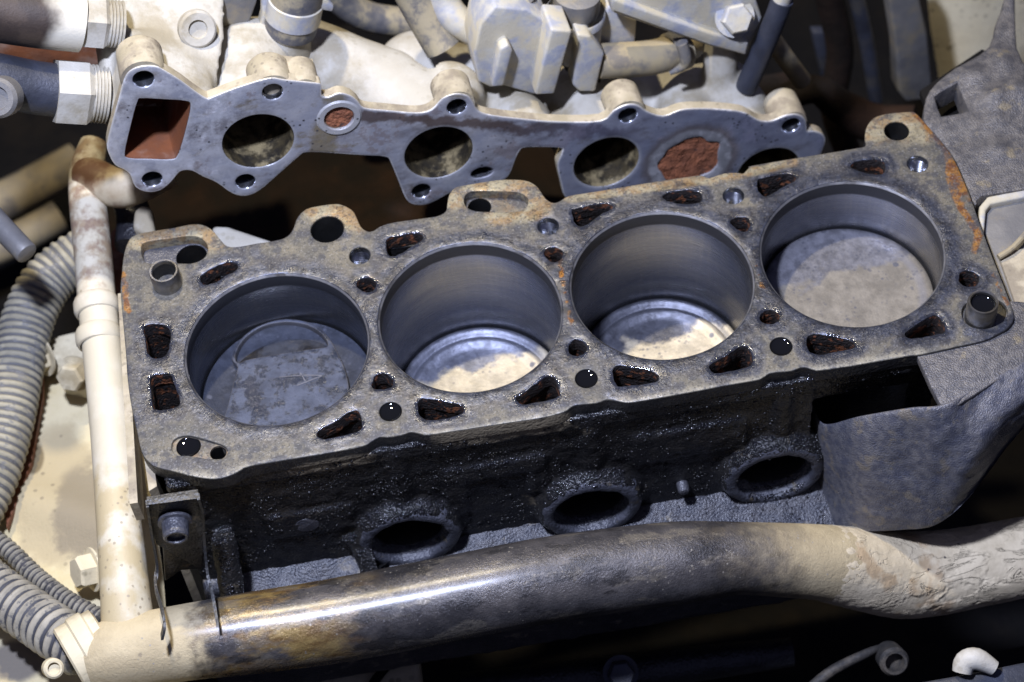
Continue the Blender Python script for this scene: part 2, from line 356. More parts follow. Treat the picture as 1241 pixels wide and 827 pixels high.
def bp_mat():
    g = G('pipe_shaded_with_lit_end')
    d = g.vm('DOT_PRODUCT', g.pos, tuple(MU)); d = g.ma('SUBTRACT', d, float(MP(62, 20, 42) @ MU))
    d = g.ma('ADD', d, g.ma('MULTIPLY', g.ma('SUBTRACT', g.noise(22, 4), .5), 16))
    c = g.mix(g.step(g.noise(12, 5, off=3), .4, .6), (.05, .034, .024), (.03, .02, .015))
    return g.done(g.mix(g.step(d, -5, 5), c, (.60, .56, .45)), .6, 0, g.bump(g.noise(1.5, 5, .7), .2))  # shaded left part and lit right end are painted into the colour
MAT['shade_painted_pipe'] = bp_mat()
MAT['rust_plug'] = glitter('red_rust_scale', (.30, .105, .045), (.21, .075, .035), (.7, .9), 1.4, .5, patch=((.07, .03, .02), 7, .60))
MAT['port'] = simple('oily_port_wall', (.07, .055, .03), (.03, .026, .02), (.30, .24, .13), 6, (.18, .42), .3, 1.5, .4, .50)
MAT['rust_orange'] = simple('orange_primer', (.20, .065, .022), (.15, .055, .025), (.26, .15, .10), 14, (.5, .8), 0, 2, .3)
MAT['brown_dark'] = simple('brown_rusty_depth', (.018, .010, .006), (.010, .007, .005), (.03, .015, .008), 30, (.7, .9), 0, 3, .8, spec=.2)
MAT['dark'] = simple('dark_engine_bay', (.006, .0055, .0055), (.009, .008, .007), (.014, .011, .008), 40, (.7, .9), 0, 3, .8, spec=.15)
MAT['dark_blue'] = simple('dark_blue_metal', (.05, .055, .075), (.035, .038, .05), (.08, .075, .07), 16, (.35, .6), .3, 2, .3)
MAT['grey_metal'] = simple('grey_painted_metal', (.20, .19, .175), (.15, .145, .14), (.26, .22, .15), 16, (.4, .65), .2, 1.5, .2)
MAT['rubber'] = simple('dusty_rubber', (.085, .085, .095), (.15, .14, .125), (.33, .28, .18), 9, (.5, .8), 0, 1.4, .15, .52)
MAT['tan_hose'] = simple('tan_dusty_hose', (.36, .29, .165), (.30, .25, .16), (.17, .15, .12), 9, (.55, .8), 0, 1.2, .12, .56)
def loom_mat(name, dust, bare, lo):
    g = G(name)
    rd = g.ma('ADD', g.attr('ridge'), g.ma('MULTIPLY', g.ma('SUBTRACT', g.noise(9, 5, .65), .5), lo))
    c = g.mix(g.step(g.noise(12, 5, off=3), .38, .62), dust, tuple(v * .72 for v in dust))
    c = g.mix(g.step(rd, .45, .15), c, bare)
    c = g.mix(g.ma('MULTIPLY', g.step(g.noise(7, 5, .7, off=9), .54, .62), .8), c, tuple(v * 1.6 for v in bare))
    return g.done(c, .7, 0, g.bump(g.noise(1.2, 5, .7), .15))
MAT['hose_cream'] = loom_mat('dusty_split_loom', (.36, .325, .23), (.10, .098, .095), 1.2)
MAT['hose_grey'] = loom_mat('dusty_grey_loom', (.34, .31, .24), (.04, .042, .05), .7)
MAT['loom_dark'] = loom_mat('dark_thin_loom', (.26, .24, .19), (.025, .025, .03), .7)
MAT['bracket_black'] = glitter('black_oily_sheet', (.05, .048, .045), (.03, .03, .03), (.3, .5), 1.6, .3, metal=.3, patch=((.20, .16, .11), 9, .60))
MAT['tan_dark'] = simple('dusty_dark_bracket', (.04, .036, .031), (.026, .024, .022), (.09, .075, .055), 6, (.5, .8), 0, 1.2, .3, .5)
MAT['mud'] = None
def mud_mat():
    g = G('mud_caked_pipe')
    c = g.mix(g.step(g.noise(14, 6, .65), .35, .65), (.60, .51, .35), (.50, .42, .28))
    c = g.mix(g.ma('MULTIPLY', g.step(g.noise(24, 4, off=70), .60, .68), .6), c, (.33, .21, .10))
    c = g.mix(g.ma('MULTIPLY', g.step(g.vor(8), .13, .07), g.step(g.noise(30, 2, off=18), .50, .58)), c, (.06, .05, .045))
    x = g.xyz(); low = g.ma('MULTIPLY', g.ma('ADD', g.step(x[2], -108, -126), .3), g.step(g.noise(16, 3, off=55), .42, .56))          # dried wrinkles gather along the lower side
    wr = g.noise(12, 5, .6, vec=g.vm('MULTIPLY', g.pos, (.4, 1.2, 1.2)), dist=.7)
    rdg = g.step(g.ma('ABSOLUTE', g.ma('SUBTRACT', wr, .5)), .0, .03)
    h = g.ma('ADD', g.ma('MULTIPLY', g.ma('MULTIPLY', rdg, low), 1.4), g.ma('MULTIPLY', g.noise(1.5, 5, .7), .5))
    return g.done(c, g.lerp(g.noise(5, 4), .6, .85), 0, g.bump(h, .65))
MAT['mud'] = mud_mat()

def pipe_mat():
    """cross pipe: dust at the ends, oil soaked in the middle, brown varnish near the left end"""
    g = G('oily_dusty_pipe')
    c3 = g.xyz(); x = g.ma('ADD', c3[0], g.ma('MULTIPLY', g.ma('SUBTRACT', g.noise(16, 6, .65), .5), 60))
    dust = g.mix(g.step(g.noise(30, 6, .65), .38, .62), (.50, .41, .245), (.39, .315, .185))
    dsp = g.ma('MULTIPLY', g.step(g.ma('ADD', g.vor(9), g.ma('MULTIPLY', g.noise(2, 3), .25)), .32, .2), g.step(g.noise(40, 2, off=8), .5, .6))
    dust = g.mix(g.ma('MULTIPLY', dsp, .7), dust, (.17, .14, .10))
    lon = g.vm('MULTIPLY', g.pos, (.45, 1, 1))
    oil = g.mix(g.step(g.noise(24, 6, .65, off=30), .34, .66), (.040, .038, .040), (.105, .096, .092))
    var = g.mix(g.step(g.noise(9, 6, .7, vec=lon, off=12), .34, .66), (.13, .062, .012), (.36, .25, .085))
    vf = g.ma('MULTIPLY', g.ma('MULTIPLY', g.step(x, -75, -40), g.step(x, 40, -14)), g.step(g.noise(15, 6, .6, vec=lon, off=66), .41, .55))
    oil = g.mix(g.ma('MULTIPLY', vf, .85), oil, var)
    oil = g.mix(g.ma('MULTIPLY', g.step(g.noise(14, 6, .65, vec=lon, off=44), .54, .62), .6), oil, (.20, .175, .135))
    oil = g.mix(g.ma('MULTIPLY', g.step(g.noise(17, 7, .68, vec=lon, off=144), .53, .60), .75), oil, (.022, .021, .022))
    oil = g.mix(g.ma('MULTIPLY', g.step(x, 185, 240), g.step(g.noise(18, 7, .65, off=48), .40, .66)), oil, (.26, .21, .14))
    f = g.ma('MULTIPLY', g.step(x, -70, -50), g.step(x, 262, 205))
    col = g.mix(f, dust, oil)
    col = g.mix(g.ma('MULTIPLY', g.step(g.vor(3.2), .2, .1), g.step(g.noise(18, 3, off=88), .5, .62)), col, (.30, .27, .22))
    wetx = g.ma('MULTIPLY', f, g.step(x, 150, 20))
    r = g.ma('ADD', g.lerp(f, .7, .36), g.ma('MULTIPLY', wetx, -.12))
    r = g.ma('ADD', r, g.ma('MULTIPLY', g.ma('SUBTRACT', g.noise(7, 6, .65, off=3), .5), .45))
    h = g.ma('ADD', g.ma('MULTIPLY', g.noise(1.3, 5, .7), 1.0), g.noise(6, 4, off=9))
    return g.done(col, r, g.ma('MULTIPLY', f, .4), g.bump(h, .46), coat=g.ma('MULTIPLY', wetx, g.lerp(g.noise(8, 6, .7, off=81), .1, .9)), coatr=.26)
MAT['pipe'] = pipe_mat()

# ------------------------------------------------------------------ mesh helpers
ROOT = {}
def finish(me, mat, angle=35):
    if mat is not None: me.materials.append(MAT[mat])
    me.polygons.foreach_set('use_smooth', [True] * len(me.polygons))
    me.set_sharp_from_angle(angle=math.radians(angle))
    me.update()
def base_of(parent):
    r = parent
    while r is not None and r.parent is not None: r = r.parent
    return np.array(ROOT.get(r.name, (0, 0, 0))) if r is not None else np.zeros(3)
def link(name, me, parent=None, at=None):
    """links a mesh; parts sit in the frame of their thing; `at` puts the origin of a part somewhere of its own"""
    o = bpy.data.objects.new(name, me); COL.objects.link(o)
    if parent is not None:
        o.parent = parent
        o.location = Vector((np.array(at) - base_of(parent)) * S) if at is not None else (0, 0, 0)
    elif at is not None: o.location = Vector(np.array(at) * S)
    return o
def build(name, vf, mat, parent=None, at=None, angle=35, recalc=True):
    v, f = vf
    v = np.array(v, float)
    off = np.array(at) if at is not None else (base_of(parent) if parent is not None else np.zeros(3))
    me = bpy.data.meshes.new(name)
    me.from_pydata([tuple(q) for q in (v - off) * S], [], [tuple(int(i) for i in q) for q in f])
    if recalc:
        bm = bmesh.new(); bm.from_mesh(me); bmesh.ops.recalc_face_normals(bm, faces=bm.faces); bm.to_mesh(me); bm.free()
    finish(me, mat, angle)
    return link(name, me, parent, at)
def thing(name, label, cat, at=(0, 0, 0), group=None):
    o = bpy.data.objects.new(name, None); COL.objects.link(o)
    o.empty_display_size = .02
    o.location = Vector(np.array(at, float) * S); ROOT[o.name] = np.array(at, float)
    tag(o, label, cat, group); return o
def tag(o, label=None, cat=None, group=None, kind=None):
    if label: o['label'] = label
    if cat: o['category'] = cat
    if group: o['group'] = group
    if kind: o['kind'] = kind
    return o
def join(*parts):
    V, F, n = [], [], 0
    for v, f in parts:
        v = np.array(v, float); V.append(v); F += [[i + n for i in q] for q in f]; n += len(v)
    return np.concatenate(V), F
def cr(pts, n=4, closed=True):              # Catmull-Rom through the points
    p = np.array(pts, float); m = len(p); out = []
    for i in range(m if closed else m - 1):
        if closed: a, b, c, d = p[(i - 1) % m], p[i], p[(i + 1) % m], p[(i + 2) % m]
        else: a, b, c, d = p[max(i - 1, 0)], p[i], p[i + 1], p[min(i + 2, m - 1)]
        for k in range(n):
            t = k / n
            out.append(.5 * ((2 * b) + (c - a) * t + (2 * a - 5 * b + 4 * c - d) * t * t + (3 * b - a - 3 * c + d) * t ** 3))
    if not closed: out.append(p[-1])
    return np.array(out)
def frame_of(axis):
    a = np.array(axis, float); a /= np.linalg.norm(a)
    t = np.array([0, 0, 1.]) if abs(a[2]) < .9 else np.array([0, 1., 0])
    u = np.cross(t, a); u /= np.linalg.norm(u); return u, np.cross(a, u), a
def lathe(profile, at=(0, 0, 0), axis=(0, 0, 1), seg=48, capend=False, capstart=False, ell=None):
    u, v, a = frame_of(axis); V, F = [], []
    at = np.array(at, float)
    for r, h in profile:
        for k in range(seg):
            t = 2 * math.pi * k / seg
            V.append(at + a * h + u * r * math.cos(t) + v * r * math.sin(t))
    for i in range(len(profile) - 1):
        for k in range(seg):
            k2 = (k + 1) % seg
            F.append([i * seg + k, i * seg + k2, (i + 1) * seg + k2, (i + 1) * seg + k])
    if capend: F.append([(len(profile) - 1) * seg + k for k in range(seg)])
    if capstart: F.append([k for k in range(seg)][::-1])
    return np.array(V), F
def tube(pts, radii, seg=24, cap=True, smooth=4):
    p = np.array(pts, float)
    r = np.array(radii if hasattr(radii, '__len__') else [radii] * len(p), float)
    if smooth > 1 and len(p) > 2:
        q = cr(np.column_stack([p, r]), smooth, closed=False); p, r = q[:, :3], q[:, 3]
    n = len(p); T = np.gradient(p, axis=0); T /= np.linalg.norm(T, axis=1)[:, None]
    u, v, _ = frame_of(T[0]); V, F = [], []
    for i in range(n):
        u = u - (u @ T[i]) * T[i]; u /= np.linalg.norm(u); v = np.cross(T[i], u)
        for k in range(seg):
            t = 2 * math.pi * k / seg; V.append(p[i] + r[i] * (u * math.cos(t) + v * math.sin(t)))
    for i in range(n - 1):
        for k in range(seg):
            k2 = (k + 1) % seg; F.append([i * seg + k, i * seg + k2, (i + 1) * seg + k2, (i + 1) * seg + k])
    if cap: F.append(list(range(seg))[::-1]); F.append([(n - 1) * seg + k for k in range(seg)])
    return np.array(V), F
def box(c, size, axes=None):
    c = np.array(c, float); A = np.eye(3) if axes is None else np.array(axes)
    V = [c + A[0] * sx * size[0] / 2 + A[1] * sy * size[1] / 2 + A[2] * sz * size[2] / 2 for sx in (-1, 1) for sy in (-1, 1) for sz in (-1, 1)]
    return np.array(V), [[0, 1, 3, 2], [4, 6, 7, 5], [0, 4, 5, 1], [2, 3, 7, 6], [0, 2, 6, 4], [1, 5, 7, 3]]
def prism(poly, vec):                       # 3D polygon swept along vec
    p = np.array(poly, float); n = len(p); v = np.array(vec, float)
    F = [list(range(n)), [n + i for i in range(n)][::-1]]
    for i in range(n): F.append([i, n + i, n + (i + 1) % n, (i + 1) % n][::-1])
    return np.concatenate([p, p + v]), F
def bevel(o, w, seg=2):
    m = o.modifiers.new('bevel', 'BEVEL'); m.width = w * S; m.segments = seg; m.limit_method = 'ANGLE'; m.angle_limit = math.radians(30)
    return bake(o)
def bake(o, angle=35):
    dg = bpy.context.evaluated_depsgraph_get(); dg.update()
    me = bpy.data.meshes.new_from_object(o.evaluated_get(dg))
    o.modifiers.clear(); old = o.data; o.data = me; me.name = old.name; bpy.data.meshes.remove(old)
    me.polygons.foreach_set('use_smooth', [True] * len(me.polygons)); me.set_sharp_from_angle(angle=math.radians(angle))
    return o
def cast(name, parts, mat, parent, voxel=2.0, smooth=6, amp=0.0, size=5.0, amp2=0.0, size2=1.6, factor=.5):
    """union of solids blended like a casting"""
    o = build(name, join(*parts), mat, parent)
    m = o.modifiers.new('r', 'REMESH'); m.mode = 'VOXEL'; m.voxel_size = voxel * S
    if smooth: m = o.modifiers.new('s', 'SMOOTH'); m.iterations = smooth; m.factor = factor
    bake(o, 60)
    if amp or amp2:
        me = o.data; n = len(me.vertices); co = np.empty(n * 3); me.vertices.foreach_get('co', co); co = co.reshape(-1, 3)
        no = np.empty(n * 3); me.vertex_normals.foreach_get('vector', no); no = no.reshape(-1, 3)
        d = np.array([amp * mnoise.noise(Vector(q / (size * S))) + (amp2 * mnoise.noise(Vector(q / (size2 * S))) if amp2 else 0) for q in co])
        co = co + no * d[:, None] * S
        me.vertices.foreach_set('co', co.ravel()); me.update()
    if not o.data.materials: o.data.materials.append(MAT[mat])
    return o
def inside(P, poly):
    x, y = P[:, 0], P[:, 1]; c = np.zeros(len(P), bool); n = len(poly)
    for i in range(n):
        x1, y1 = poly[i]; x2, y2 = poly[(i + 1) % n]
        if y1 == y2: continue
        c ^= ((y1 > y) != (y2 > y)) & (x < (x2 - x1) * (y - y1) / (y2 - y1) + x1)
    return c
def area2(p): return .5 * np.sum(p[:, 0] * np.roll(p[:, 1], -1) - np.roll(p[:, 0], -1) * p[:, 1])
def inset(p, d):                            # positive d moves a CCW outline inwards
    e = np.roll(p, -1, 0) - p; e /= np.maximum(np.linalg.norm(e, axis=1)[:, None], 1e-9)
    nrm = np.column_stack([-e[:, 1], e[:, 0]]); nv = nrm + np.roll(nrm, 1, 0)
    nv /= np.maximum(np.linalg.norm(nv, axis=1)[:, None], .3); return p + nv * d
def near(P, Q, chunk=2000):
    out = np.empty(len(P))
    for i in range(0, len(P), chunk):
        out[i:i + chunk] = np.sqrt(((P[i:i + chunk, None, :] - Q[None]) ** 2).sum(2)).min(1)
    return out
def plate(name, outer, holes, F0, th, bev, mat, parent, step=3.0, attrs=None, zfun=None, side=None, relief=0.0, sides=None):
    """flat cast plate with holes and softened edges; F0 = origin, u, v, normal"""
    o0, fu, fv, fn = [np.array(q, float) for q in F0]
    rings = []
    for k, p in enumerate([outer] + list(holes)):
        p = np.array(p, float)
        if (area2(p) > 0) != (k == 0): p = p[::-1]
        rings.append(p)
    P2, H, E, loops = [], [], [], []
    ins = [inset(p, bev) for p in rings]
    pts = []; edges = []; n = 0
    for p in ins:
        pts += [Vector(q) for q in p]; edges += [(n + i, n + (i + 1) % len(p)) for i in range(len(p))]; n += len(p)
    lo, hi = ins[0].min(0), ins[0].max(0)
    gx, gy = np.meshgrid(np.arange(lo[0], hi[0], step), np.arange(lo[1], hi[1], step))
    gp = np.column_stack([gx.ravel(), gy.ravel()]); gp[:, 0] += (np.round((gp[:, 1] - lo[1]) / step) % 2) * step / 2
    ok = inside(gp, ins[0])
    for p in ins[1:]: ok &= ~inside(gp, p)
    gp = gp[ok]; allb = np.concatenate([cr(p, 2) for p in ins]); gp = gp[near(gp, allb) > step * .45]
    pts += [Vector(q) for q in gp]
    vc, ec, fc, ov, oe, of = delaunay_2d_cdt(pts, edges, [], 0, 1e-6)
    V2 = np.array([tuple(v) for v in vc]); imap = {}
    for j, lst in enumerate(ov):
        for i in lst: imap[i] = j
    tri = np.array([f for f in fc if len(f) == 3]); cen = V2[tri].mean(1)
    ok = inside(cen, ins[0])
    for p in ins[1:]: ok &= ~inside(cen, p)
    F = [list(t) for t in tri[ok]]
    RK = []
    nt = len(V2); W = [np.column_stack([V2, np.zeros(nt)])]; cnt = nt; base = 0
    top_faces = len(F)
    for kk, (p, q) in enumerate(zip(ins, rings)):
        m = len(p)
        W.append(np.column_stack([inset(q, bev * .3), np.full(m, -bev * .3)])); a = cnt; cnt += m
        W.append(np.column_stack([q, np.full(m, -bev)])); b = cnt; cnt += m
        W.append(np.column_stack([q, np.full(m, -th)])); c = cnt; cnt += m
        t = [imap[base + i] for i in range(m)]; base += m
        for i in range(m):
            j = (i + 1) % m
            if t[i] != t[j]: F.append([t[i], a + i, a + j, t[j]])
            F.append([a + i, b + i, b + j, a + j]); F.append([b + i, c + i, c + j, b + j]); RK.append((len(F) - 1, kk))
    W = np.concatenate(W)
    if relief:
        W[:nt, 2] += [relief * mnoise.noise(Vector((q[0] / 9, q[1] / 9, 0))) for q in V2]
    if zfun is not None: W[:, 2] += zfun(W[:, :2])
    co = o0 + W[:, :1] * fu + W[:, 1:2] * fv + W[:, 2:] * fn
    off = base_of(parent)
    me = bpy.data.meshes.new(name); me.from_pydata([tuple(q) for q in (co - off) * S], [], F)
    if attrs:
        for an, fn_ in attrs.items():
            at = me.attributes.new(an, 'FLOAT', 'POINT'); at.data.foreach_set('value', np.asarray(fn_(W[:, :2]), float))
    if side:
        me.materials.append(MAT[mat])
        for k in side: me.materials.append(MAT[k])
        mi = np.zeros(len(F), int)
        for fi, kk in RK:
            for k, st in enumerate(side.values()):
                if kk in st: mi[fi] = k + 1
        me.polygons.foreach_set('material_index', mi.tolist()); finish(me, None, 40)
    else: finish(me, mat, 40)
    return link(name, me, parent)
def pd(px, py, z=0): return tuple(U(px, py, z=z)[:2])
def D(s, z=0):                              # list of photograph points on the deck plane
    return np.array([pd(a, b, z) for a, b in s])
def circ(c, r, n=32): return np.array([(c[0] + r * math.cos(2 * math.pi * k / n), c[1] + r * math.sin(2 * math.pi * k / n)) for k in range(n)])
def segd(P, pts, closed=False):             # distance to a polyline
    out = np.full(len(P), 1e9); pts = np.array(pts, float)
    for a, b in zip(pts[:-1], pts[1:]):
        ab = b - a; t = np.clip(((P - a) @ ab) / (ab @ ab), 0, 1); out = np.minimum(out, np.linalg.norm(P - a - t[:, None] * ab, axis=1))
    return out
def rough_ring(p, amp, size=4.0):
    return np.array([q + amp * np.array([mnoise.noise(Vector((q[0] / size, q[1] / size, 3))), mnoise.noise(Vector((q[0] / size, q[1] / size, 9)))]) for q in p])
def hexbolt(name, at, axis, af, h, mat, parent=None, washer=True, rot=0.0):
    u, v, a = frame_of(axis); r = af / math.sqrt(3); at = np.array(at, float)
    ring = lambda k, hh: [at + a * hh + k * r * (u * math.cos(math.pi / 3 * i + rot) + v * math.sin(math.pi / 3 * i + rot)) for i in range(6)]
    w0 = 1.2 if washer else 0
    V = ring(1, w0) + ring(1, h * .85) + ring(.86, h); F = [[5, 4, 3, 2, 1, 0], [12, 13, 14, 15, 16, 17]]
    for b in (0, 6):
        for i in range(6): F.append([b + i, b + (i + 1) % 6, b + 6 + (i + 1) % 6, b + 6 + i])
    vf = (np.array(V), F)
    if washer: vf = join(vf, lathe([(r * 1.28, 0), (r * 1.28, w0), (r * .5, w0 + .1)], at, axis, 24))
    o = build(name, vf, mat, parent, angle=25); return o

# ================================================================== SETTING
floor = build('ground', ([(-900, -700, -420), (1300, -700, -420), (1300, 1500, -420), (-900, 1500, -420)], [[0, 1, 2, 3]]), 'dark')
tag(floor, kind='structure')
backwall = build('wall', box((200, 640, -60), (2200, 20, 720)), 'dark'); tag(backwall, kind='structure')

# ================================================================== ENGINE BLOCK
block = thing('engine_block', 'bare four cylinder iron engine block with its top face uncovered', 'engine block', (0, 0, 0))
OUT = [(146, 356), (147.3, 332), (149.7, 310), (154.5, 294), (163, 284.7), (183.5, 280), (212.5, 275.5), (229.5, 272), (244, 272), (256, 277.5),
       (265.7, 288.4), (275.4, 298), (290, 298.6), (309.3, 295), (330, 292), (345, 288), (353, 281), (357, 272), (360.3, 263.7), (370.5, 253.5), (387.4, 249.3), (407.7, 247),
       (419.6, 250.2), (428, 256), (433, 265.4), (437.4, 274.7), (445, 280.1), (451.8, 279.8), (460, 274.7), (472, 270.5), (492.4, 267),
       (517.8, 263.7), (531.4, 261.2), (540, 256), (542, 247), (543.7, 237.3), (550.5, 228), (562.3, 224.6), (601.3, 218.1), (625, 217.4),
       (640.2, 219.5), (650.4, 225.4), (655.5, 232.2), (662.3, 241.5), (670.7, 245.7), (679.2, 243.2), (689.4, 237.3), (720, 232.2), (774.8, 223),
       (829, 214.6), (849.3, 212.4), (859.5, 215.4), (877, 210), (893.9, 209.1), (900.6, 210), (907.4, 203.2), (912.5, 200.3), (965, 191.3),
       (1012.4, 183.7), (1040, 179), (1049, 176.2), (1048, 167.2), (1050, 154.5), (1058, 143.6), (1072.7, 138), (1100, 135.4), (1109, 136.3),
       (1119.8, 147.2), (1132.5, 161.7), (1145, 176.2), (1156, 192.6), (1167, 216), (1178, 243.4), (1185, 263.3), (1197.5, 297), (1212.7, 336.2),
       (1225, 368), (1229, 385), (1222, 397), (1210.6, 404), (1192.4, 412.8), (1158.5, 420.4), (1131.4, 426.4), (1114.5, 429.7), (1099.3, 431.4),
       (1060, 438.3), (1032.7, 443.2), (994, 448.6), (986.3, 448), (974.7, 445), (967, 446.4), (959.2, 449.3), (939.9, 451.3), (932.2, 452.8),
       (924.4, 457.7), (916.7, 460.6), (878, 467.3), (840, 474.6), (783.7, 484.8), (764.4, 487.7), (754.7, 487.3), (743, 484.8), (733.4, 484.8),
       (723.8, 488.2), (700.6, 490.6), (692.8, 493), (683.2, 499.3), (658, 506), (620, 511.8), (554, 521.9), (519.2, 527), (509.6, 525.7), (498, 523.8),
       (488.3, 526.7), (472.8, 529.6), (459.3, 530), (449.6, 535.4), (441.9, 539.8), (418.7, 545.1), (380, 551.8), (323.8, 560.9), (299.7, 565.7),
       (290, 570.5), (277.9, 576.6), (261, 580.2), (236.8, 577.8), (212.6, 571.7), (188.4, 565.7), (178.7, 558.4), (171.4, 547.6), (165.4, 521),
       (159.4, 494.3), (154.5, 460.5), (152, 424.2)]
outer = cr(D(OUT), 3)
PORTS = [
 [(242.8, 336.7), (246.4, 344), (258.5, 342.8), (275.4, 333.1), (286.3, 327), (286.3, 319.8), (275.4, 317.9), (260.9, 323.4), (248.8, 330.7)],
 [(173.9, 397.2), (183.5, 392.8), (198, 394.3), (205.8, 400.8), (205.8, 414.1), (201.7, 428.6), (193.2, 433.4), (182.3, 432.2), (177.5, 421.4), (175.8, 406.8)],
 [(183, 456.8), (198, 453.2), (206.5, 454.4), (212.6, 470.2), (217.9, 487.1), (212.6, 493.1), (198, 496.3), (188.4, 495.6), (184.7, 489.5), (183, 472.6)],
 [(469.6, 289.1), (480.6, 286.6), (502.6, 282.7), (511, 284.9), (511, 290.8), (497.5, 299.3), (484, 307.7), (475.5, 310.3), (470.4, 307.7), (468.7, 299.3)],
 [(432.3, 343.3), (436.5, 338.2), (446.7, 336.9), (454.3, 341.6), (454.3, 348.4), (448.4, 353.5), (439.9, 352.6), (434, 348.4)],
 [(658.9, 306.7), (662.3, 301.6), (672.4, 299.9), (680.9, 304.2), (681.7, 310.1), (677.5, 316), (670.7, 317.7), (664, 313.5)],
 [(693.5, 254.4), (705.4, 251), (730.8, 246.7), (741, 248.4), (741, 252.7), (725.7, 261.1), (708.8, 273), (700.3, 273.3), (696.1, 267.9), (694.4, 261.1)],
 [(802.3, 238.3), (812.1, 233.2), (835.8, 230.6), (847.7, 233.2), (850.2, 239.1), (847.7, 244.2), (832.4, 247.1), (812.1, 244.2)],
 [(918.4, 219.3), (927.7, 215), (954.8, 210.5), (964.2, 214.2), (961.6, 219.3), (944.7, 228.6), (931.1, 237.1), (924.4, 236.5), (919.3, 231.1)],
 [(885.4, 268.4), (890.5, 264.2), (902.3, 263.3), (908.3, 267.5), (908.3, 275.2), (902.3, 280.6), (895.6, 278.5), (887.9, 272.6)],
 [(1030.4, 200.2), (1040.5, 195.1), (1064.3, 193.4), (1072.8, 200.2), (1069.4, 210.4), (1054, 210.4), (1037, 205.3)],
 [(1162.3, 337.2), (1164.9, 329.6), (1175.7, 328.5), (1184.4, 332.9), (1186.6, 339.4), (1181.2, 346), (1171.4, 347), (1163.8, 342.7)],
 [(1097.6, 404), (1107.7, 395.9), (1124.7, 384.9), (1134.8, 382.3), (1141.6, 389.1), (1145.8, 400.1), (1141.6, 403.5), (1116.2, 408.6), (1102.6, 409.8)],
 [(859.6, 444.1), (868.4, 437.4), (885.8, 427.7), (897.4, 420), (907, 421.9), (911.9, 435.4), (909, 443.2), (883.8, 449.9), (866.4, 451.5)],
 [(921, 385.1), (926.4, 377.4), (936, 376.4), (943.8, 381.3), (943.8, 388), (936, 392.3), (925.4, 390.9)],
 [(977.6, 412.2), (982.5, 405.4), (994, 405.4), (1028.9, 412.2), (1035.6, 417.1), (1032.7, 421.9), (997.9, 429), (984.4, 427.7), (979.6, 421.9)],
 [(625.1, 482.8), (630.9, 479), (650.3, 464.5), (661.9, 456.7), (671.6, 457.7), (677.4, 473.2), (676.4, 480.9), (654.2, 486.7), (632.9, 489.6)],
 [(689, 421.9), (693.8, 413.2), (702.5, 412.2), (710.2, 419), (710.2, 424.8), (702.5, 430.6), (691.9, 429.6)],
 [(743.1, 448), (748.9, 443.2), (764.4, 445.1), (789.5, 450), (798.2, 456.7), (793.4, 462.5), (754.7, 468.3), (747, 465.4), (744.1, 457.7)],
 [(384.8, 523.8), (391.6, 519), (409, 510.3), (422.5, 499.6), (434.1, 498.7), (438, 511.2), (436.1, 520.9), (410.9, 528.6), (388.7, 531.5)],
 [(451.2, 464.8), (455.4, 455.1), (465.1, 452.2), (474.8, 459), (475.7, 465.8), (469, 471), (453.5, 471)],
 [(506.7, 490), (511.5, 483.2), (527, 485.1), (554, 490), (561.8, 496.7), (556, 502.5), (527, 508.9), (513.4, 507.4), (507.6, 499.6)]]
port2 = [rough_ring(cr(D(q), 4), .55, 2.2) for q in PORTS]
PITCH, RB = 98.18, 46.0
bores = [(i * PITCH, 0.0) for i in range(4)]
back_bolts = [pd(436, 309.6), pd(664.4, 274), pd(889, 237), pd(1112.2, 198.4)]
front_bolts = [pd(473.2, 498.7), pd(710.6, 458.7), pd(946.7, 419.6)]
RBOLT = 5.5
rods = [(pd(396.4, 277.8), 8.7), (pd(1086.8, 158.6), 6.5)]
slotA = cr(D([(171, 304), (172.5, 296), (181, 292.5), (200, 290), (216, 287.5), (230, 286), (242, 288), (250.5, 296), (251, 306), (245, 314), (232, 319), (215, 319), (195, 320), (178, 318.5), (173, 312)]), 4)
slotB = cr(D([(562.3, 243), (564.5, 236), (570, 232.6), (577, 231.6), (595, 231.6), (617, 232.2), (630, 234), (638.5, 239), (640, 246), (635.5, 253), (627, 256), (605, 256.8), (580, 256), (569, 253), (563.5, 248)]), 4)
slotC = cr(D([(208, 541), (210, 534), (217, 529.5), (228, 528), (240, 530.5), (258, 535.5), (270, 540), (275.5, 546), (274, 553), (266, 556), (250, 555.5), (232, 552.5), (215, 551.5), (209.5, 547)]), 4)
dow = [U(203.5, 344.2, z=0)[:2], U(1188.2, 382.2, z=0)[:2]]
counter = cr(D([(1166, 383), (1168, 371), (1180, 364), (1200, 362), (1214, 366), (1221, 376), (1218, 387), (1206, 395), (1190, 398.5), (1174, 394)]), 4)
holes = [circ(b, RB + .55, 96) for b in bores] + port2 + [circ(b, RBOLT, 28) for b in back_bolts + front_bolts] + [circ(c, r, 32) for c, r in rods] + [slotA, slotB, slotC, counter]
bp = np.concatenate(port2)
rust_lines = [D([(1109, 137), (1121, 150), (1134, 165), (1146, 182), (1151, 198), (1150, 212), (1156, 232), (1164, 252), (1176, 268), (1186, 286), (1180, 305)]),
              D([(1157, 200), (1166, 225), (1172, 242)]), D([(1203, 330), (1212, 352), (1222, 370)]), D([(149, 330), (152, 345), (153, 372), (158, 378)]), np.array([(147.3, -16), (147.0, 8), (148.5, 26)]), np.array([(245.4, -14), (245.6, 6)])]
lug = [D([(170, 288), (228, 277), (255, 290)]), D([(385, 256), (410, 254), (430, 268)]), D([(552, 240), (600, 224), (640, 228), (652, 246)]), D([(600, 262), (645, 258)]), D([(1056, 160), (1085, 142), (1112, 160)]), D([(690, 240), (780, 228), (850, 219), (905, 210), (960, 197)])]
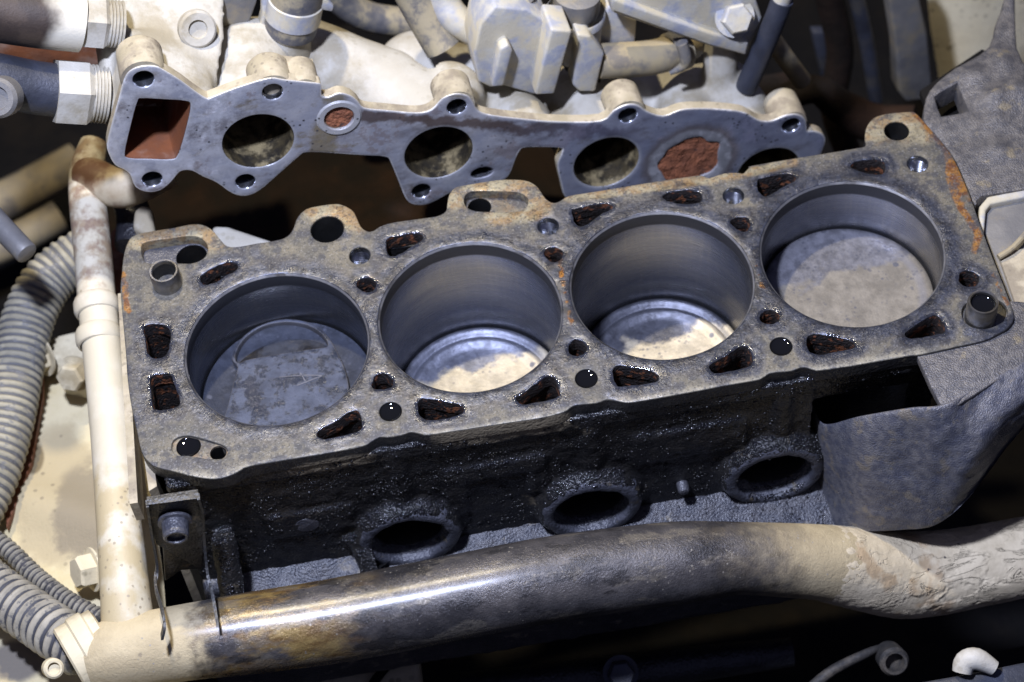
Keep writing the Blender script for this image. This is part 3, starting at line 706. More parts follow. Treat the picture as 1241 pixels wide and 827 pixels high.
def f_rust(P):
    return np.max([np.clip(1 - segd(P, l) / w, 0, 1) for l, w in zip(rust_lines, (4.4, 4.4, 2, 3.2, 2.4, 2.2))], axis=0)
def f_warm(P):
    return np.max([np.clip(1.15 - segd(P, l) / w, 0, 1) for l, w in zip(lug, (13, 12, 13, 9, 14, 5))], axis=0)
front_edge = np.array([(-80, -60), (-60, -67), (-36, -72), (310, -68)])
deck = plate('deck', outer, holes, ((0, 0, 0), (1, 0, 0), (0, 1, 0), (0, 0, 1)), 9.0, .7, 'deck', block, 3.0,
      {'bore': lambda P: np.min([np.abs(np.linalg.norm(P - np.array(b), axis=1) - RB) for b in bores], axis=0),
       'hole': lambda P: near(P, bp), 'lip': lambda P: segd(P, front_edge), 'rust': f_rust, 'warm': f_warm}, relief=.10, side={'rust_jacket': set(range(5, 5 + len(port2))), 'black_oil_iron': {0}})
# bores
for b in bores:
    prof = [(45.75, -1.25), (45.7, -1.6), (45.65, -9.2), (45.78, -9.6)] + [(45.78, -9.6 - k * 12) for k in range(1, 13)]
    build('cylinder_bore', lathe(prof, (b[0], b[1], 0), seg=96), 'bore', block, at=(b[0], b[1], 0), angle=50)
    build('bore_chamfer', lathe([(46.6, -.35), (46.2, -.75), (45.75, -1.3)], (b[0], b[1], 0), seg=96), 'chamfer', block, angle=60)
# water passages
for q in port2:
    if area2(q) < 0: q = q[::-1]
    V, F = [], []; n = len(q); c = q.mean(0)
    lv = [(-8.6, .25), (-13, .5), (-20, .6), (-34, .3), (-58, -.6)] if not (q.mean(0)[0] > 255 and q.mean(0)[1] < -30) else [(-8.6, .25), (-13, .4), (-18, .3), (-24, .1), (-29, -.4)]
    for z, g in lv:
        p = inset(q, -g)
        for k, a in enumerate(p):
            j = .7 * mnoise.noise(Vector((a[0] / 3, a[1] / 3, z / 3))) if z < -9 else 0
            d = (a - c) / max(np.linalg.norm(a - c), 1); V.append((a[0] + d[0] * j, a[1] + d[1] * j, z + j))
    for i in range(len(lv) - 1):
        for k in range(n): F.append([i * n + k, i * n + (k + 1) % n, (i + 1) * n + (k + 1) % n, (i + 1) * n + k])
    F.append([(len(lv) - 1) * n + k for k in range(n)])
    build('coolant_passage', (V, F), 'rust_jacket', block, angle=80)
# bolt holes with their threads; the front row stands full of oil
def thread_hole(c, depth, oil):
    prof = [(RBOLT, -.7), (RBOLT - .2, -2.0)]
    z = -2.0
    while z > -depth: prof += [(RBOLT - .75, z - .55), (RBOLT - .75, z - .75), (RBOLT - .05, z - 1.3), (RBOLT - .05, z - 1.5)]; z -= 1.5
    build('bolt_hole', lathe(prof, (c[0], c[1], 0), seg=28, capend=True), 'thread', block, angle=50)
    if oil is not None:
        R = RBOLT - .03
        build('oil_pool', lathe([(R, oil), (R * .97, oil - .28), (R * .88, oil - .55), (R * .7, oil - .8), (R * .4, oil - 1.0), (.05, oil - 1.05)], (c[0], c[1], 0), seg=36, capend=True), 'oil', block, angle=180)
for c in back_bolts: thread_hole(c, 26, None)
for c in front_bolts: thread_hole(c, 8, -.35)
# push rod holes and recessed slots
for c, r in rods:
    build('rod_hole', lathe([(r, -.7), (r - .3, -1.5), (r - .3, -70)], (c[0], c[1], 0), seg=32, capend=True), 'black_hole', block)
def slot(outline, zf, c, r, mat, oilr=None, extra=None):
    hs = [circ(c, r, 32)] + ([circ(extra[0], extra[1], 28)] if extra else [])
    cc = np.mean(outline, axis=0)
    plate('slot_floor', inset(outline if area2(outline) > 0 else outline[::-1], -.05), hs, ((0, 0, zf), (1, 0, 0), (0, 1, 0), (0, 0, 1)), 1.5, .3, mat, block, 2.0,
          {k: (lambda P: np.full(len(P), 30.)) for k in ('bore', 'hole', 'lip')} | {k: (lambda P: np.full(len(P), .45)) for k in ('rust', 'warm')} if mat == 'deck' else None)
    for (q, rr) in [(c, r)] + ([extra] if extra else []):
        build('rod_hole', lathe([(rr, zf - .3), (rr, -70)], (q[0], q[1], 0), seg=32, capend=True), 'black_hole', block)
slot(slotA, -6.5, pd(232, 311, -6), 8.2, 'wet_iron')
slot(slotB, -6.0, pd(581, 251.5, -6), 6.2, 'deck')
cC = pd(228.3, 541, -1.2); 
slot(slotC, -1.5, cC, 6.0, 'deck', extra=(pd(264.5, 549, -1.5), 4.0))
build('oil_pool', lathe([(5.95, -1.6), (5.8, -1.9), (5.2, -2.2), (4.1, -2.45), (2.4, -2.6), (.05, -2.65)], (cC[0], cC[1], 0), seg=36, capend=True), 'oil', block, angle=180)
# counterbore round the right dowel
cb_in = inset(counter if area2(counter) > 0 else counter[::-1], -.05)
plate('counterbore_floor', cb_in, [circ(dow[1], 5.5, 28)], ((0, 0, -3.0), (1, 0, 0), (0, 1, 0), (0, 0, 1)), 1.5, .3, 'deck', block, 2.0,
      {'bore': lambda P: np.full(len(P), 30.), 'hole': lambda P: np.full(len(P), 30.), 'lip': lambda P: np.full(len(P), 30.), 'rust': lambda P: np.full(len(P), .1), 'warm': lambda P: np.full(len(P), .2)})
for k, c in enumerate(dow):
    z0 = -3.2 if k else -1
    build('dowel', lathe([(7.6, z0), (7.6, 10.6), (7.2, 11.4), (6.4, 11.4), (6.0, 10.9), (6.0, -30)], (c[0], c[1], 0), seg=48, capend=(k == 0)), 'steel', block, angle=30)
    if not k: build('dowel_black_liner', lathe([(5.95, 9), (5.95, -22)], (c[0], c[1], 0), seg=40, capend=True), 'black_hole', block)  # added black liner puts shade into the inside of the open dowel
    if k: build('oil_pool', lathe([(5.98, 9.3), (5.8, 8.9), (5.1, 8.55), (4, 8.3), (2.3, 8.15), (.05, 8.1)], (c[0], c[1], 0), seg=40, capend=True), 'oil', block, angle=180)

# --- side walls of the block (casting, blended)
CORE = [tuple(U(a, b, y=-73)) for a, b in ((497, 656), (717, 620), (939, 579))]
parts = [box((99, -61.5, -80), (322, 7, 142)), box((300, -61, -19), (92, 6, 22)), box((290, -36, -60), (90, 4, 80))]
for bx in (51.5, 148.9, 246.3):
    parts.append(lathe([(8.5, 0), (8.5, 58), (4, 64)], (bx - 1.5, -59.0, -11), (0, 0, -1), 20, capend=True, capstart=True))
for i, c in enumerate(CORE):
    parts.append(lathe([(31, 12), (29, 7), (27, 2), (25.5, 0)], c, (0, 1, 0), 40, capend=True, capstart=True))
for x0, x1, z0, z1, d in ((72, 124, -36, -48, 4.4), (72, 82, -36, -78, 4.4), (114, 124, -36, -70, 4.2), (168, 226, -34, -60, 4.2), (186, 214, -42, -52, 5), (-20, 24, -52, -72, 4.2)):
    parts.append(box(((x0 + x1) / 2, -63, (z0 + z1) / 2), (x1 - x0, 2 * d, z0 - z1)))
parts.append(box((127, -62, -13), (376, 9, 9)))
parts.append(tube([U(425, 640, y=-62), U(440, 655, y=-66), U(455, 690, y=-78)], 8, 16))
parts.append(tube([U(270, 648, y=-70), U(277, 690, y=-80), U(284, 735, y=-90)], 6.5, 16))
cast('front_wall', parts, 'black_oil_iron', block, 1.25, 5, .6, 6.0, .3, 2.2)
def grains(name, src, count, r0, r1, mat, parent, facing=None, zmin=-125, seed=3, flat=.30, jit=.18, spread=.3):
    """wet grease beads clinging to a casting"""
    rg = np.random.default_rng(seed); me = src.data; n = len(me.vertices)
    co = np.empty(n * 3); me.vertices.foreach_get('co', co); co = co.reshape(-1, 3) / S
    no = np.empty(n * 3); me.vertex_normals.foreach_get('vector', no); no = no.reshape(-1, 3)
    ok = (co[:, 2] > zmin) & ((co[:, 2] > -99) | (co[:, 0] > 190)) & ((no @ np.array([0, -.58, .81])) > .1)
    idx = np.where(ok)[0]
    w = np.array([max(0, .5 + 1.6 * mnoise.noise(Vector(co[i] / 17)) + .5 * no[i][2]) for i in idx]); w = w ** 1.5
    if facing is not None: w = w * np.clip(no[idx] @ facing - .72, 0, 1) ** 1.5
    w /= w.sum()
    pick = rg.choice(idx, min(count, (w > 0).sum()), replace=False, p=w)
    bm = bmesh.new(); bmesh.ops.create_icosphere(bm, subdivisions=1, radius=1); bm.verts.ensure_lookup_table()
    bv = np.array([tuple(v.co) for v in bm.verts]); bf = np.array([[v.index for v in f.verts] for f in bm.faces]); bm.free()
    V, F = [], []
    for k, i in enumerate(pick):
        u, v, a = frame_of(no[i] + rg.normal(0, jit, 3)); r = r0 + (r1 - r0) * rg.random() ** 2.5
        co[i] = co[i] + u * rg.normal(0, spread) + v * rg.normal(0, spread)
        V.append(co[i] + r * (bv[:, :1] * u + bv[:, 1:2] * v * rg.uniform(.7, 1.2)) + r * flat * bv[:, 2:] * a); F.append(bf + len(bv) * k)
    o = build(name, (np.concatenate(V), np.concatenate(F).tolist()), mat, parent, angle=180, recalc=False); tag(o, kind='stuff'); return o
MAT['bead'] = G('oil_bead').done((.008, .008, .010), .12, 0, spec=.8)
MAT['grease'] = simple('wet_black_grease', (.012, .012, .013), (.02, .019, .018), (.05, .043, .03), 5, (.16, .32), 0, .8, .05, .6)
cast('wall_ledge', [prism([(-62, -58, -100), (-62, -65, -104), (-62, -112, -123), (-62, -112, -150), (-62, -58, -150)], (345, 0, 0))], 'ledge', block, 1.5, 6, .7, 9, .3, 2.2)
_le = bpy.data.objects['wall_ledge']; bm = bmesh.new(); bm.from_mesh(_le.data)
bmesh.ops.delete(bm, geom=[v for v in bm.verts if v.co.y / S > -76 and any((v.co.x / S - c[0]) ** 2 + (v.co.z / S - c[2]) ** 2 < 19.9 ** 2 for c in CORE)], context='VERTS'); bm.to_mesh(_le.data); bm.free()
grains('oil_beads', _le, 260, .4, 1.0, 'bead', block, np.array([-.1, -.37, .92]), -125, 31, .24, .25)
_fw = bpy.data.objects['front_wall']; bm = bmesh.new(); bm.from_mesh(_fw.data)
bmesh.ops.delete(bm, geom=[v for v in bm.verts if any((v.co.x / S - c[0]) ** 2 + (v.co.z / S - c[2]) ** 2 < 19.9 ** 2 for c in CORE)], context='VERTS'); bm.to_mesh(_fw.data); bm.free()
grains('grease_beads', bpy.data.objects['front_wall'], 5200, .4, 1.25, 'grease', block)
HALF = np.array([-.1, -.37, .92])           # beads on the upward faces are what glints
grains('oil_beads', bpy.data.objects['front_wall'], 5000, .45, 1.2, 'bead', block, HALF, -122, 5, .24, .22)
# rims of the open core plug holes
for c in CORE:
    prof = [(28.5, 7), (27.4, 4), (26.4, 1.6), (25.8, .6), (25.0, -.1), (24, -.5), (22.6, -.6), (21.4, -.6), (20.6, -.3), (20.0, .4), (19.7, 1.6), (19.6, 5), (18.6, 5.6), (18.6, 9)]
    o = build('core_hole', lathe(prof, c, (0, 1, 0), 110), 'wet_black', block, angle=80)
    build('core_bore', lathe([(18.7, 8.5), (18.3, 9.2), (18.3, 34)], c, (0, 1, 0), 48, capend=True), 'black_hole', block)
    me = o.data
    for v in me.vertices:
        q = Vector(v.co) / (5 * S); k = (mnoise.noise(q) * .5 + mnoise.noise(q * 2.7) * .16) * S; v.co += Vector((k, k * .6, k))
    me.update(); grains('oil_beads', o, 420, .4, 1.0, 'bead', block, HALF, -125, 11, .24, .25)
build('casting_stud', lathe([(7.5, 6), (7.3, 1), (6, -1.4), (.1, -2)], U(372, 634, y=-66), (0, 1, 0), 28), 'wet_iron', block)
build('casting_stud', lathe([(3.2, 10), (3.1, 1), (2.4, -.6), (.1, -1)], U(829, 596, y=-70), (0, 1, 0), 20), 'wet_iron', block)
# left end under the overhanging deck
L = [(-72, -46, -9), (-74, 50, -9), (-66, 84, -9)]
build('end_wall', prism([(-70, -66, -9), (-73, -20, -9), (-74, 50, -9), (-64, 80, -9), (-61, 80, -9), (-70, 50, -9), (-69, -20, -9), (-66, -64, -9)], (0, 0, -140)), 'dusty_edge', block)
build('back_wall', box((145, 62, -85), (420, 8, 150)), 'black_oil_iron', block)
# flywheel end: flat flange and the sloping housing
B0 = np.array([313.7, -101.2, -2.0])
T = [(309.5, -64, -1.6), (311.6, -86, -1.9), (313.2, -96, -2.1), (315.2, -99.2, -2.2), (318.5, -99.6, -2.2), tuple(U(1241, 441, z=-4)), tuple(U(1285, 400, z=-4)), tuple(U(1275, 370, z=-4)), (367, -45, -1.6), (363, -44, -1.6), (357, -55, -1.6), (345, -61, -1.6), (325, -64, -1.6)]
o = build('flange_top', prism(T, (0, 0, -5)), 'grey_oil_iron', block); bevel(o, .8, 3)
flange_top = o
def loft(rows, nu=12, nv=12):
    """smooth sheet through a grid of points"""
    R = [cr(np.array(r), nu, closed=False) for r in rows]; A = np.array(R)
    cols = [cr(A[:, j], nv, closed=False) for j in range(A.shape[1])]; A = np.array(cols).transpose(1, 0, 2)
    h, w = A.shape[:2]; V = A.reshape(-1, 3)
    V = V + np.array([[0, -.4, .6]]) * np.array([1.5 * mnoise.noise(Vector(q / 13)) + mnoise.noise(Vector(q / 5)) + .6 * mnoise.noise(Vector(q / 2.2)) for q in V])[:, None]
    return V, [[i * w + j, i * w + j + 1, (i + 1) * w + j + 1, (i + 1) * w + j] for i in range(h - 1) for j in range(w - 1)]
lip = [U(1001, 523, y=-69), U(1045, 514, y=-84), U(1105, 504, y=-95), B0 + (.3, .5, -1)]
tail = [[U(1190, 470, z=-4), U(1242, 441, z=-4), U(1290, 408, z=-4)], [U(1187, 520, z=-15), U(1242, 480, z=-10), U(1290, 440, z=-10)], [U(1176, 568, z=-36), U(1236, 505, z=-22), U(1290, 465, z=-19)],
        [U(1174, 600, z=-62), U(1236, 521, z=-38), U(1290, 481, z=-34)], [U(1175, 601, z=-68), U(1237, 522, z=-44), U(1290, 482, z=-40)]]
face = [[q + (0, 9, -26) for q in lip] + [q + (0, 8, -6) for q in tail[0]],
        [q + (0, 5, -1.2) for q in lip] + [q + (0, 2, -2) for q in tail[0]],
        lip + tail[0],
        [U(1003, 565, y=-75), U(1045, 560, y=-93), U(1105, 553, y=-102), U(1142, 545, y=-108)] + tail[1],
        [U(1003, 605, y=-78), U(1045, 602, y=-99), U(1100, 598, y=-108), U(1138, 590, y=-113)] + tail[2],
        [U(1000, 641, y=-86), U(1045, 641, y=-104), U(1092, 639, y=-111), U(1133, 633, y=-117)] + tail[3],
        [U(1000, 642, y=-84), U(1045, 642, y=-101), U(1092, 640, y=-107), U(1134, 634, y=-112)] + tail[4],
        [U(1000, 640, z=-140), U(1045, 640, z=-140), U(1092, 638, z=-140), U(1131, 631, z=-140), U(1172, 597, z=-130), U(1234, 517, z=-120), U(1288, 477, z=-120)]]
rows = [[np.array(r[0]) + (-3, 14, -1)] + r for r in face]
bh = build('bell_housing', loft(rows), 'housing', block, angle=80)

# ================================================================== PISTONS
LAB = ['oily piston with a D shaped pit and arrow mark, in the leftmost bore',
       'low piston half tan and half dark, in the second bore from the left',
       'low piston with a mostly pale tan crown, in the third bore from the left',
       'dry grey piston near the top of the rightmost bore']
PZ = [-37.5, -72, -72.5, -36.5]; PM = ['piston_oily', 'piston_two', 'piston_three', 'piston_grey']
for i in range(4):
    c = (bores[i][0], 0, PZ[i])
    t = thing('piston', LAB[i], 'piston', c, 'pistons in the four bores')
    top = 0.0
    if i == 0: prof = [(.05, -6), (34, -5.2), (39.5, -4.2), (42, -3.2), (44.6, -2.6), (45.1, -3.4), (45.1, -12)]
    elif i == 3: prof = [(.05, 0), (38, 0), (40.5, .1), (42.5, -.1), (44.2, -.4), (45.0, -1.4), (45.0, -12)]
    else: prof = [(.05, -1.6), (30, -1.6), (32.5, -1.3), (34.5, .2), (36.5, .4), (38, -.6), (39.3, -2.0), (40.5, -1.6), (41.8, -.2), (44, -.3), (44.9, -1.2), (44.9, -12)]
    V, F = lathe(prof, c, seg=96)
    build('crown', (V, F), PM[i], t, at=c, angle=60)
    build('ring_groove', lathe([(45.0, -12), (43, -12.2), (43, -14.5), (45.3, -14.7), (45.3, -40)], c, seg=64), 'black_hole', t)
    if i == 0:
        zt = PZ[0]
        pl = [(270, 512), (276, 490), (282, 465), (287.5, 445), (281, 436), (283, 424), (291, 411), (305, 399), (325, 390), (347, 386), (370, 389), (386, 396), (398, 408), (410, 428), (419, 450), (423, 470), (420, 485), (413, 500)]
        P = [pd(a, b, zt) for a, b in pl]
        ang0 = math.atan2(P[-1][1], P[-1][0]); ang1 = math.atan2(P[0][1], P[0][0])
        rr0, rr1 = np.hypot(*P[-1]), np.hypot(*P[0])
        arc = []
        a0, a1 = ang0, ang1 - (2 * math.pi if ang1 > ang0 else 0)
        for k in range(1, 14):
            f = k / 14; a = a0 + (a1 - a0) * f; r = (rr0 + (rr1 - rr0) * f); r = r * (1 - math.sin(f * math.pi)) + 41 * math.sin(f * math.pi); arc.append((r * math.cos(a), r * math.sin(a)))
        out1 = cr(P + arc, 3)
        pit = cr([pd(a, b, zt) for a, b in [(286, 437), (286, 428), (292, 416), (304, 404), (322, 394.5), (345, 390.5), (368, 393), (385, 401), (395, 412), (396.5, 419), (390, 421), (360, 425), (320, 431.5), (298, 436), (290, 439.5)]], 4)
        plate('raised_plateau', out1, [pit], ((0, 0, zt), (1, 0, 0), (0, 1, 0), (0, 0, 1)), 6.5, 1.0, 'plateau', t, 1.6, {'lip': lambda P: np.minimum(near(P, out1), near(P, pit))})
        plate('pit_floor', inset(pit if area2(pit) > 0 else pit[::-1], -.4), [], ((0, 0, zt - 5.0), (1, 0, 0), (0, 1, 0), (0, 0, 1)), 1.2, .2, 'pit', t, 2.5)
        bars = []
        for (a, b, c2, d) in [(338, 457.5, 366, 455), (366, 455, 390, 455.5), (360, 467.5, 390, 456), (364, 452, 370, 462)]:
            p0, p1 = U(a, b, z=zt + .05), U(c2, d, z=zt + .05); e = p1 - p0; L_ = np.linalg.norm(e); e /= L_; sd = np.cross((0, 0, 1), e)
            bars.append(box((p0 + p1) / 2, (L_, .5, .4), (e, sd, (0, 0, 1))))
        build('arrow_mark', join(*bars), 'plateau_mark', t)

# ================================================================== INTAKE MANIFOLD
man = thing('intake_manifold', 'whitish dusty intake manifold with its port flange facing the block', 'manifold', MO)
FLO = [(150, 98), (157, 87), (170.5, 81), (187.4, 80.6), (199.5, 86), (218.9, 98), (235.8, 110.5), (250, 119.5), (258, 117.8), (287, 106.8), (325, 95.5), (345.7, 97.5), (380.6, 101), (389.5, 103.5),
       (389.8, 116), (398, 118), (411, 113.3), (425, 116.5), (434, 123.5), (442, 131.5), (470, 134.5), (505.3, 137.3), (522.7, 133.3), (535.8, 120.3), (551, 114.2), (566.2, 116.2), (573, 123.5),
       (579.3, 134.4), (596.7, 140.2), (640, 145.3), (678, 148), (728.3, 147), (743.8, 134.5), (759.3, 127.3), (772.8, 127.7), (784.4, 135.5), (803.8, 141), (825.2, 133.6), (848.4, 132), (877.4, 133.2),
       (900.6, 136.2), (912.2, 142), (922, 146.8), (935.5, 146.8), (952.9, 140), (966.4, 139), (975.6, 144.5), (977.6, 153.5), (979, 159.6), (986.5, 159.3), (997, 163), (1000.5, 171), (996, 184.5),
       (985, 204), (965, 226), (930, 240), (890, 246), (850, 250), (800, 252), (740, 247), (700, 246), (684.5, 238.5), (680, 223.5), (676.3, 208), (676, 198), (681.5, 184), (677, 179.6), (639.5, 179), (630, 183),
       (624, 196), (616, 214), (598, 226), (570.6, 232), (546.6, 234), (531.4, 242), (516, 248.6), (502, 248.4), (492.2, 242), (483.5, 221.4), (473.5, 197.5), (467, 190.5),
       (440, 188.8), (402.3, 186.2), (372, 185.3), (361, 191.5), (337, 212.3), (315, 231), (297.9, 238), (281.6, 235), (263, 222), (246, 214.5), (234, 208), (224, 207), (216.4, 210), (207, 221.4), (194.7, 231), (178.7, 233.3),
       (164.2, 227), (157.4, 212), (150, 206), (140, 201), (133, 190), (129.6, 175.5), (136.6, 146.4), (144, 119.8)]
sq = cr([m2(*q) for q in [(166.8, 123.5), (173, 119.8), (198, 121), (223.7, 122.8), (231, 128.3), (226, 155), (216, 188), (206.8, 194), (182, 193.5), (156, 192.4), (151.6, 185), (158.4, 153.7)]], 4)
mports = [m2(313.1, 171.8), m2(531.9, 185.7), m2(735, 197.4), m2(931, 209)]
mb = [m2(174, 96.6), m2(184.5, 217.8), m2(330.5, 112), m2(297.4, 220.6), m2(553.6, 130), m2(510.7, 232), m2(761, 140.7), m2(958.7, 152.6)]
oval = cr([m2(*q) for q in [(570.5, 212), (575, 206.5), (585, 203), (594, 203.5), (598, 207), (594, 212.5), (584, 216), (574, 216.5)]], 4)
plug1, plug2 = m2(411, 143), m2(836, 196)
RP = 18.6
fo = cr([m2(*q) for q in FLO], 3)
mh = [sq] + [circ(c, RP, 48) for c in mports] + [circ(c, 5.4, 24) for c in mb] + [oval, rough_ring(circ(plug1, 7.6, 36), .9, 4), rough_ring(circ(plug2, 17.0, 140), 3.0, 9)]
MF = (MO, MU, MV, MN)
mall = np.concatenate([sq] + [circ(c, RP, 48) for c in mports])
plate('flange', fo, mh, MF, 6.0, .6, 'flange', man, 2.8, {'lip': lambda P: near(P, fo), 'port': lambda P: near(P, mall)}, side={'dusty_edge': {0}, 'rust_orange': {1}}, relief=.12)
def M3(p, w=0): return MO + MU * p[0] + MV * p[1] - MN * w
for c in mports:
    build('intake_port', lathe([(RP, .5), (RP - .5, 3), (RP - 1.4, 10), (RP - 1.8, 46)], M3(c), -MN, 48, capend=True), 'port', man)
q = sq if area2(sq) > 0 else sq[::-1]
n = len(q); V, F = [], []
for w, g in ((.5, .15), (8, .5), (34, 1), (46, 2)):
    for a in inset(q, g): V.append(M3(a, w) + (MV * -.12 * w))
for i in range(3):
    for k in range(n): F.append([i * n + k, i * n + (k + 1) % n, (i + 1) * n + (k + 1) % n, (i + 1) * n + k])
F.append([3 * n + k for k in range(n)])
build('square_duct', (V, F), 'rust_orange', man)
for c in mb:
    build('bolt_hole', lathe([(5.4, .6), (5.0, 1.2), (5.0, 22)], M3(c), -MN, 28, capend=True), 'thread', man)
build('drain_slot', ([M3(a, .6) for a in oval] + [M3(a, 14) for a in oval], [[k, (k + 1) % len(oval), len(oval) + (k + 1) % len(oval), len(oval) + k] for k in range(len(oval))] + [[len(oval) + k for k in range(len(oval))]]), 'black_hole', man)
for c, r in ((plug1, 7.6), (plug2, 17.5)):
    V, F = [], []; nr = 16; n = 60
    for k in range(nr + 1):
        rr = (r + (2.2 if r < 10 else 4.2)) * k / nr
        for a in range(n):
            t = 2 * math.pi * a / n; p = (c[0] + rr * math.cos(t), c[1] + rr * math.sin(t)); m = mnoise.noise(Vector((p[0] / 5, p[1] / 5, 4))) + .6 * mnoise.noise(Vector((p[0] / 1.8, p[1] / 1.8, 1)))
            V.append(M3(p, .9 - .8 * m + (1.5 * max(0, k / nr - .85) / .15)))
    for k in range(nr):
        for a in range(n): F.append([k * n + a, k * n + (a + 1) % n, (k + 1) * n + (a + 1) % n, (k + 1) * n + a])
    build('rust_plug', (V, F), 'rust_plug', man, angle=80)
    if r < 10: build('plug_ring', lathe([(r + .2, .3), (r + .5, -.7), (r * 1.25 + 1.4, -.8), (r * 1.28 + 2.4, .2)], M3(c), -MN, 48), 'flange', man)
# bosses behind the bolt holes
for px, py, r, l in [(174, 96.6, 11.5, 22), (553.6, 130, 10.5, 20), (761, 140.7, 10.5, 20), (958.7, 152.6, 10, 22), (330.5, 112, 11, 20), (368, 113, 9, 20)]:
    build('bolt_boss', lathe([(5.3, .9), (r - .6, .9), (r, 3), (r, l - 2), (r - 1.5, l), (.1, l)], M3(m2(px, py)), -MN, 36), 'dusty_edge', man)
build('bolt_boss', prism([M3(m2(*q), 4) for q in [(318, 103), (345, 100), (387, 104.5), (387.5, 122), (360, 135), (325, 130)]], -MN * 17), 'dusty_edge', man)
# body: runners and plenum
def cap_(a, b, r1, r2):
    a, b = np.array(a), np.array(b); d = (b - a); L_ = np.linalg.norm(d); d = d / L_
    prof = [(.1, -r1)] + [(r1 * math.cos(t), r1 * math.sin(t)) for t in np.linspace(-1.4, 0, 5)] + [(r2 * math.cos(t), L_ + r2 * math.sin(t)) for t in np.linspace(0, 1.4, 5)] + [(.1, L_ + r2)]
    return lathe(prof, a, d, 28)
P1, P2, P3, P4 = [M3(c, 22) for c in mports]
parts = [cap_(P1, MP(300, 75, 60), 24, 23), cap_(MP(300, 75, 60), MP(360, 70, 75), 24, 24), cap_(P2, MP(470, 110, 50), 24, 23), cap_(P2, MP(545, 118, 40), 23, 20), cap_(MP(470, 112, 50), MP(350, 66, 78), 23, 24),
         cap_(P3, MP(680, 120, 60), 24, 22), cap_(P3, MP(735, 130, 45), 23, 20), cap_(MP(640, 150, 22), MP(600, 130, 50), 14, 20), cap_(MP(680, 122, 60), MP(560, 100, 80), 20, 22), cap_(MP(560, 100, 80), MP(500, 80, 95), 22, 20), cap_(P4, MP(880, 110, 45), 22, 17), cap_(P4, MP(935, 150, 40), 22, 14), cap_(MP(835, 165, 24), MP(830, 120, 50), 20, 18), cap_(MP(880, 105, 50), MP(790, 120, 60), 16, 16),
         cap_(MP(790, 122, 60), MP(690, 120, 60), 16, 20),
         lathe([(10, -30), (10, 36), (.1, 36)], MP(872, 90, 45), (0.1, .25, 1), 28, capstart=True)]
parts.append(prism([MP(*q, 5) for q in [(152, 92), (240, 108), (262, 118), (262, 200), (225, 200), (190, 215), (150, 205), (132, 180)]], -MN * 40))
hz = [MP(q[0], q[1], 14 + max(0, 118 - q[1]) * .42) for q in [(128, 30), (128, -40), (275, -40), (272, 60), (262, 118), (150, 100), (132, 140), (124, 120)]]
parts.append(prism(hz, -MN * 55))
bo_ = cast('manifold_body', parts, 'white_cast', man, 2.2, 9, .5, 14, 0)
bm = bmesh.new(); bm.from_mesh(bo_.data); kill = []
sqc = np.array(sq)
for v in bm.verts:
    q = np.array(v.co) / S; p2 = np.array((q @ MU, q @ MV)); w = -(q @ MN)
    if w < 3.0: v.co = Vector((q - MN * (3.0 - w)) * S); w = 3.0
    if w < 64 and any(np.linalg.norm(p2 - np.array(c)) < RP + .4 for c in mports): kill.append(v)
    elif w < 50 and inside(p2[None], inset(sqc if area2(sqc) > 0 else sqc[::-1], -.8))[0]: kill.append(v)
    elif w < 24 and any(np.linalg.norm(p2 - np.array(c)) < 5.6 for c in mb): kill.append(v)
    elif w < 16 and inside(p2[None], oval)[0]: kill.append(v)
bmesh.ops.delete(bm, geom=kill, context='VERTS'); bm.to_mesh(bo_.data); bm.free()
# threaded plug on the housing, plain round
pc = MP(239, 35, 14 + 83 * .42 - 4.5)
build('threaded_plug', lathe([(9.8, -3), (9.8, 1.5), (8.6, 2.6), (5, 2.4), (4.6, .2), (.1, .2)], pc, MN * .9 + MV * .5, 36), 'white_cast', man)

# ================================================================== COOLANT PIPE
pipe = thing('coolant_pipe', 'dusty steel coolant pipe along the front of the block with an oily middle', 'pipe', U(150, 790, y=-117))
up = [(114, 175, -28), (106, 205, -29), (106, 240, -30), (113, 310, -35), (118.5, 375, -40), (135, 520, -50), (145, 640, -56), (152, 720, -62), (156, 770, -70), (160, 790, -80)]
build('upright_tube', tube([U(a, b, z=z) for a, b, z in up], [8, 9.6, 10.2, 10.3, 10.3, 11, 11.6, 12.5, 13, 10], 32), 'tube_cream', pipe)
build('rust_elbow', tube([U(104, 215, z=-27), U(112, 215, z=-25), U(140, 228, z=-24), U(165, 224, z=-22), U(205, 205, z=-18)], [10, 10.9, 11, 10.6, 10], 28), 'tube_rust', pipe)
for (a, b, z) in ((117, 371, -39.6), (119.5, 408, -42.2)):
    c = U(a, b, z=z); d = U(135, 520, z=-50) - U(118.5, 375, z=-40)
    build('sleeve', lathe([(10.2, -5), (11.4, -4), (12.2, -2), (12.2, 3), (11.2, 5), (10.2, 5.4)], c, d, 36), 'tube_cream', pipe)
cross = [(112, 799, 15), (140, 793, 18), (175, 787, 18.5), (230, 778, 19), (300, 768, 20.2), (400, 753.5, 21), (520, 731, 21.3), (650, 705.5, 21.4), (740, 692, 21.2), (820, 682.5, 20.8), (870, 678, 19.2), (900, 677, 18.4), (950, 679, 18.9), (1000, 682.5, 19.7), (1045, 690, 21), (1090, 696.5, 22), (1130, 695, 21.6), (1170, 689, 20.7), (1241, 675, 20), (1300, 663, 20)]
CY = -117
cp = [U(a, b, y=CY) for a, b, r in cross]
build('cross_tube', tube(cp, [r for _, _, r in cross], 48, smooth=5), 'pipe', pipe)
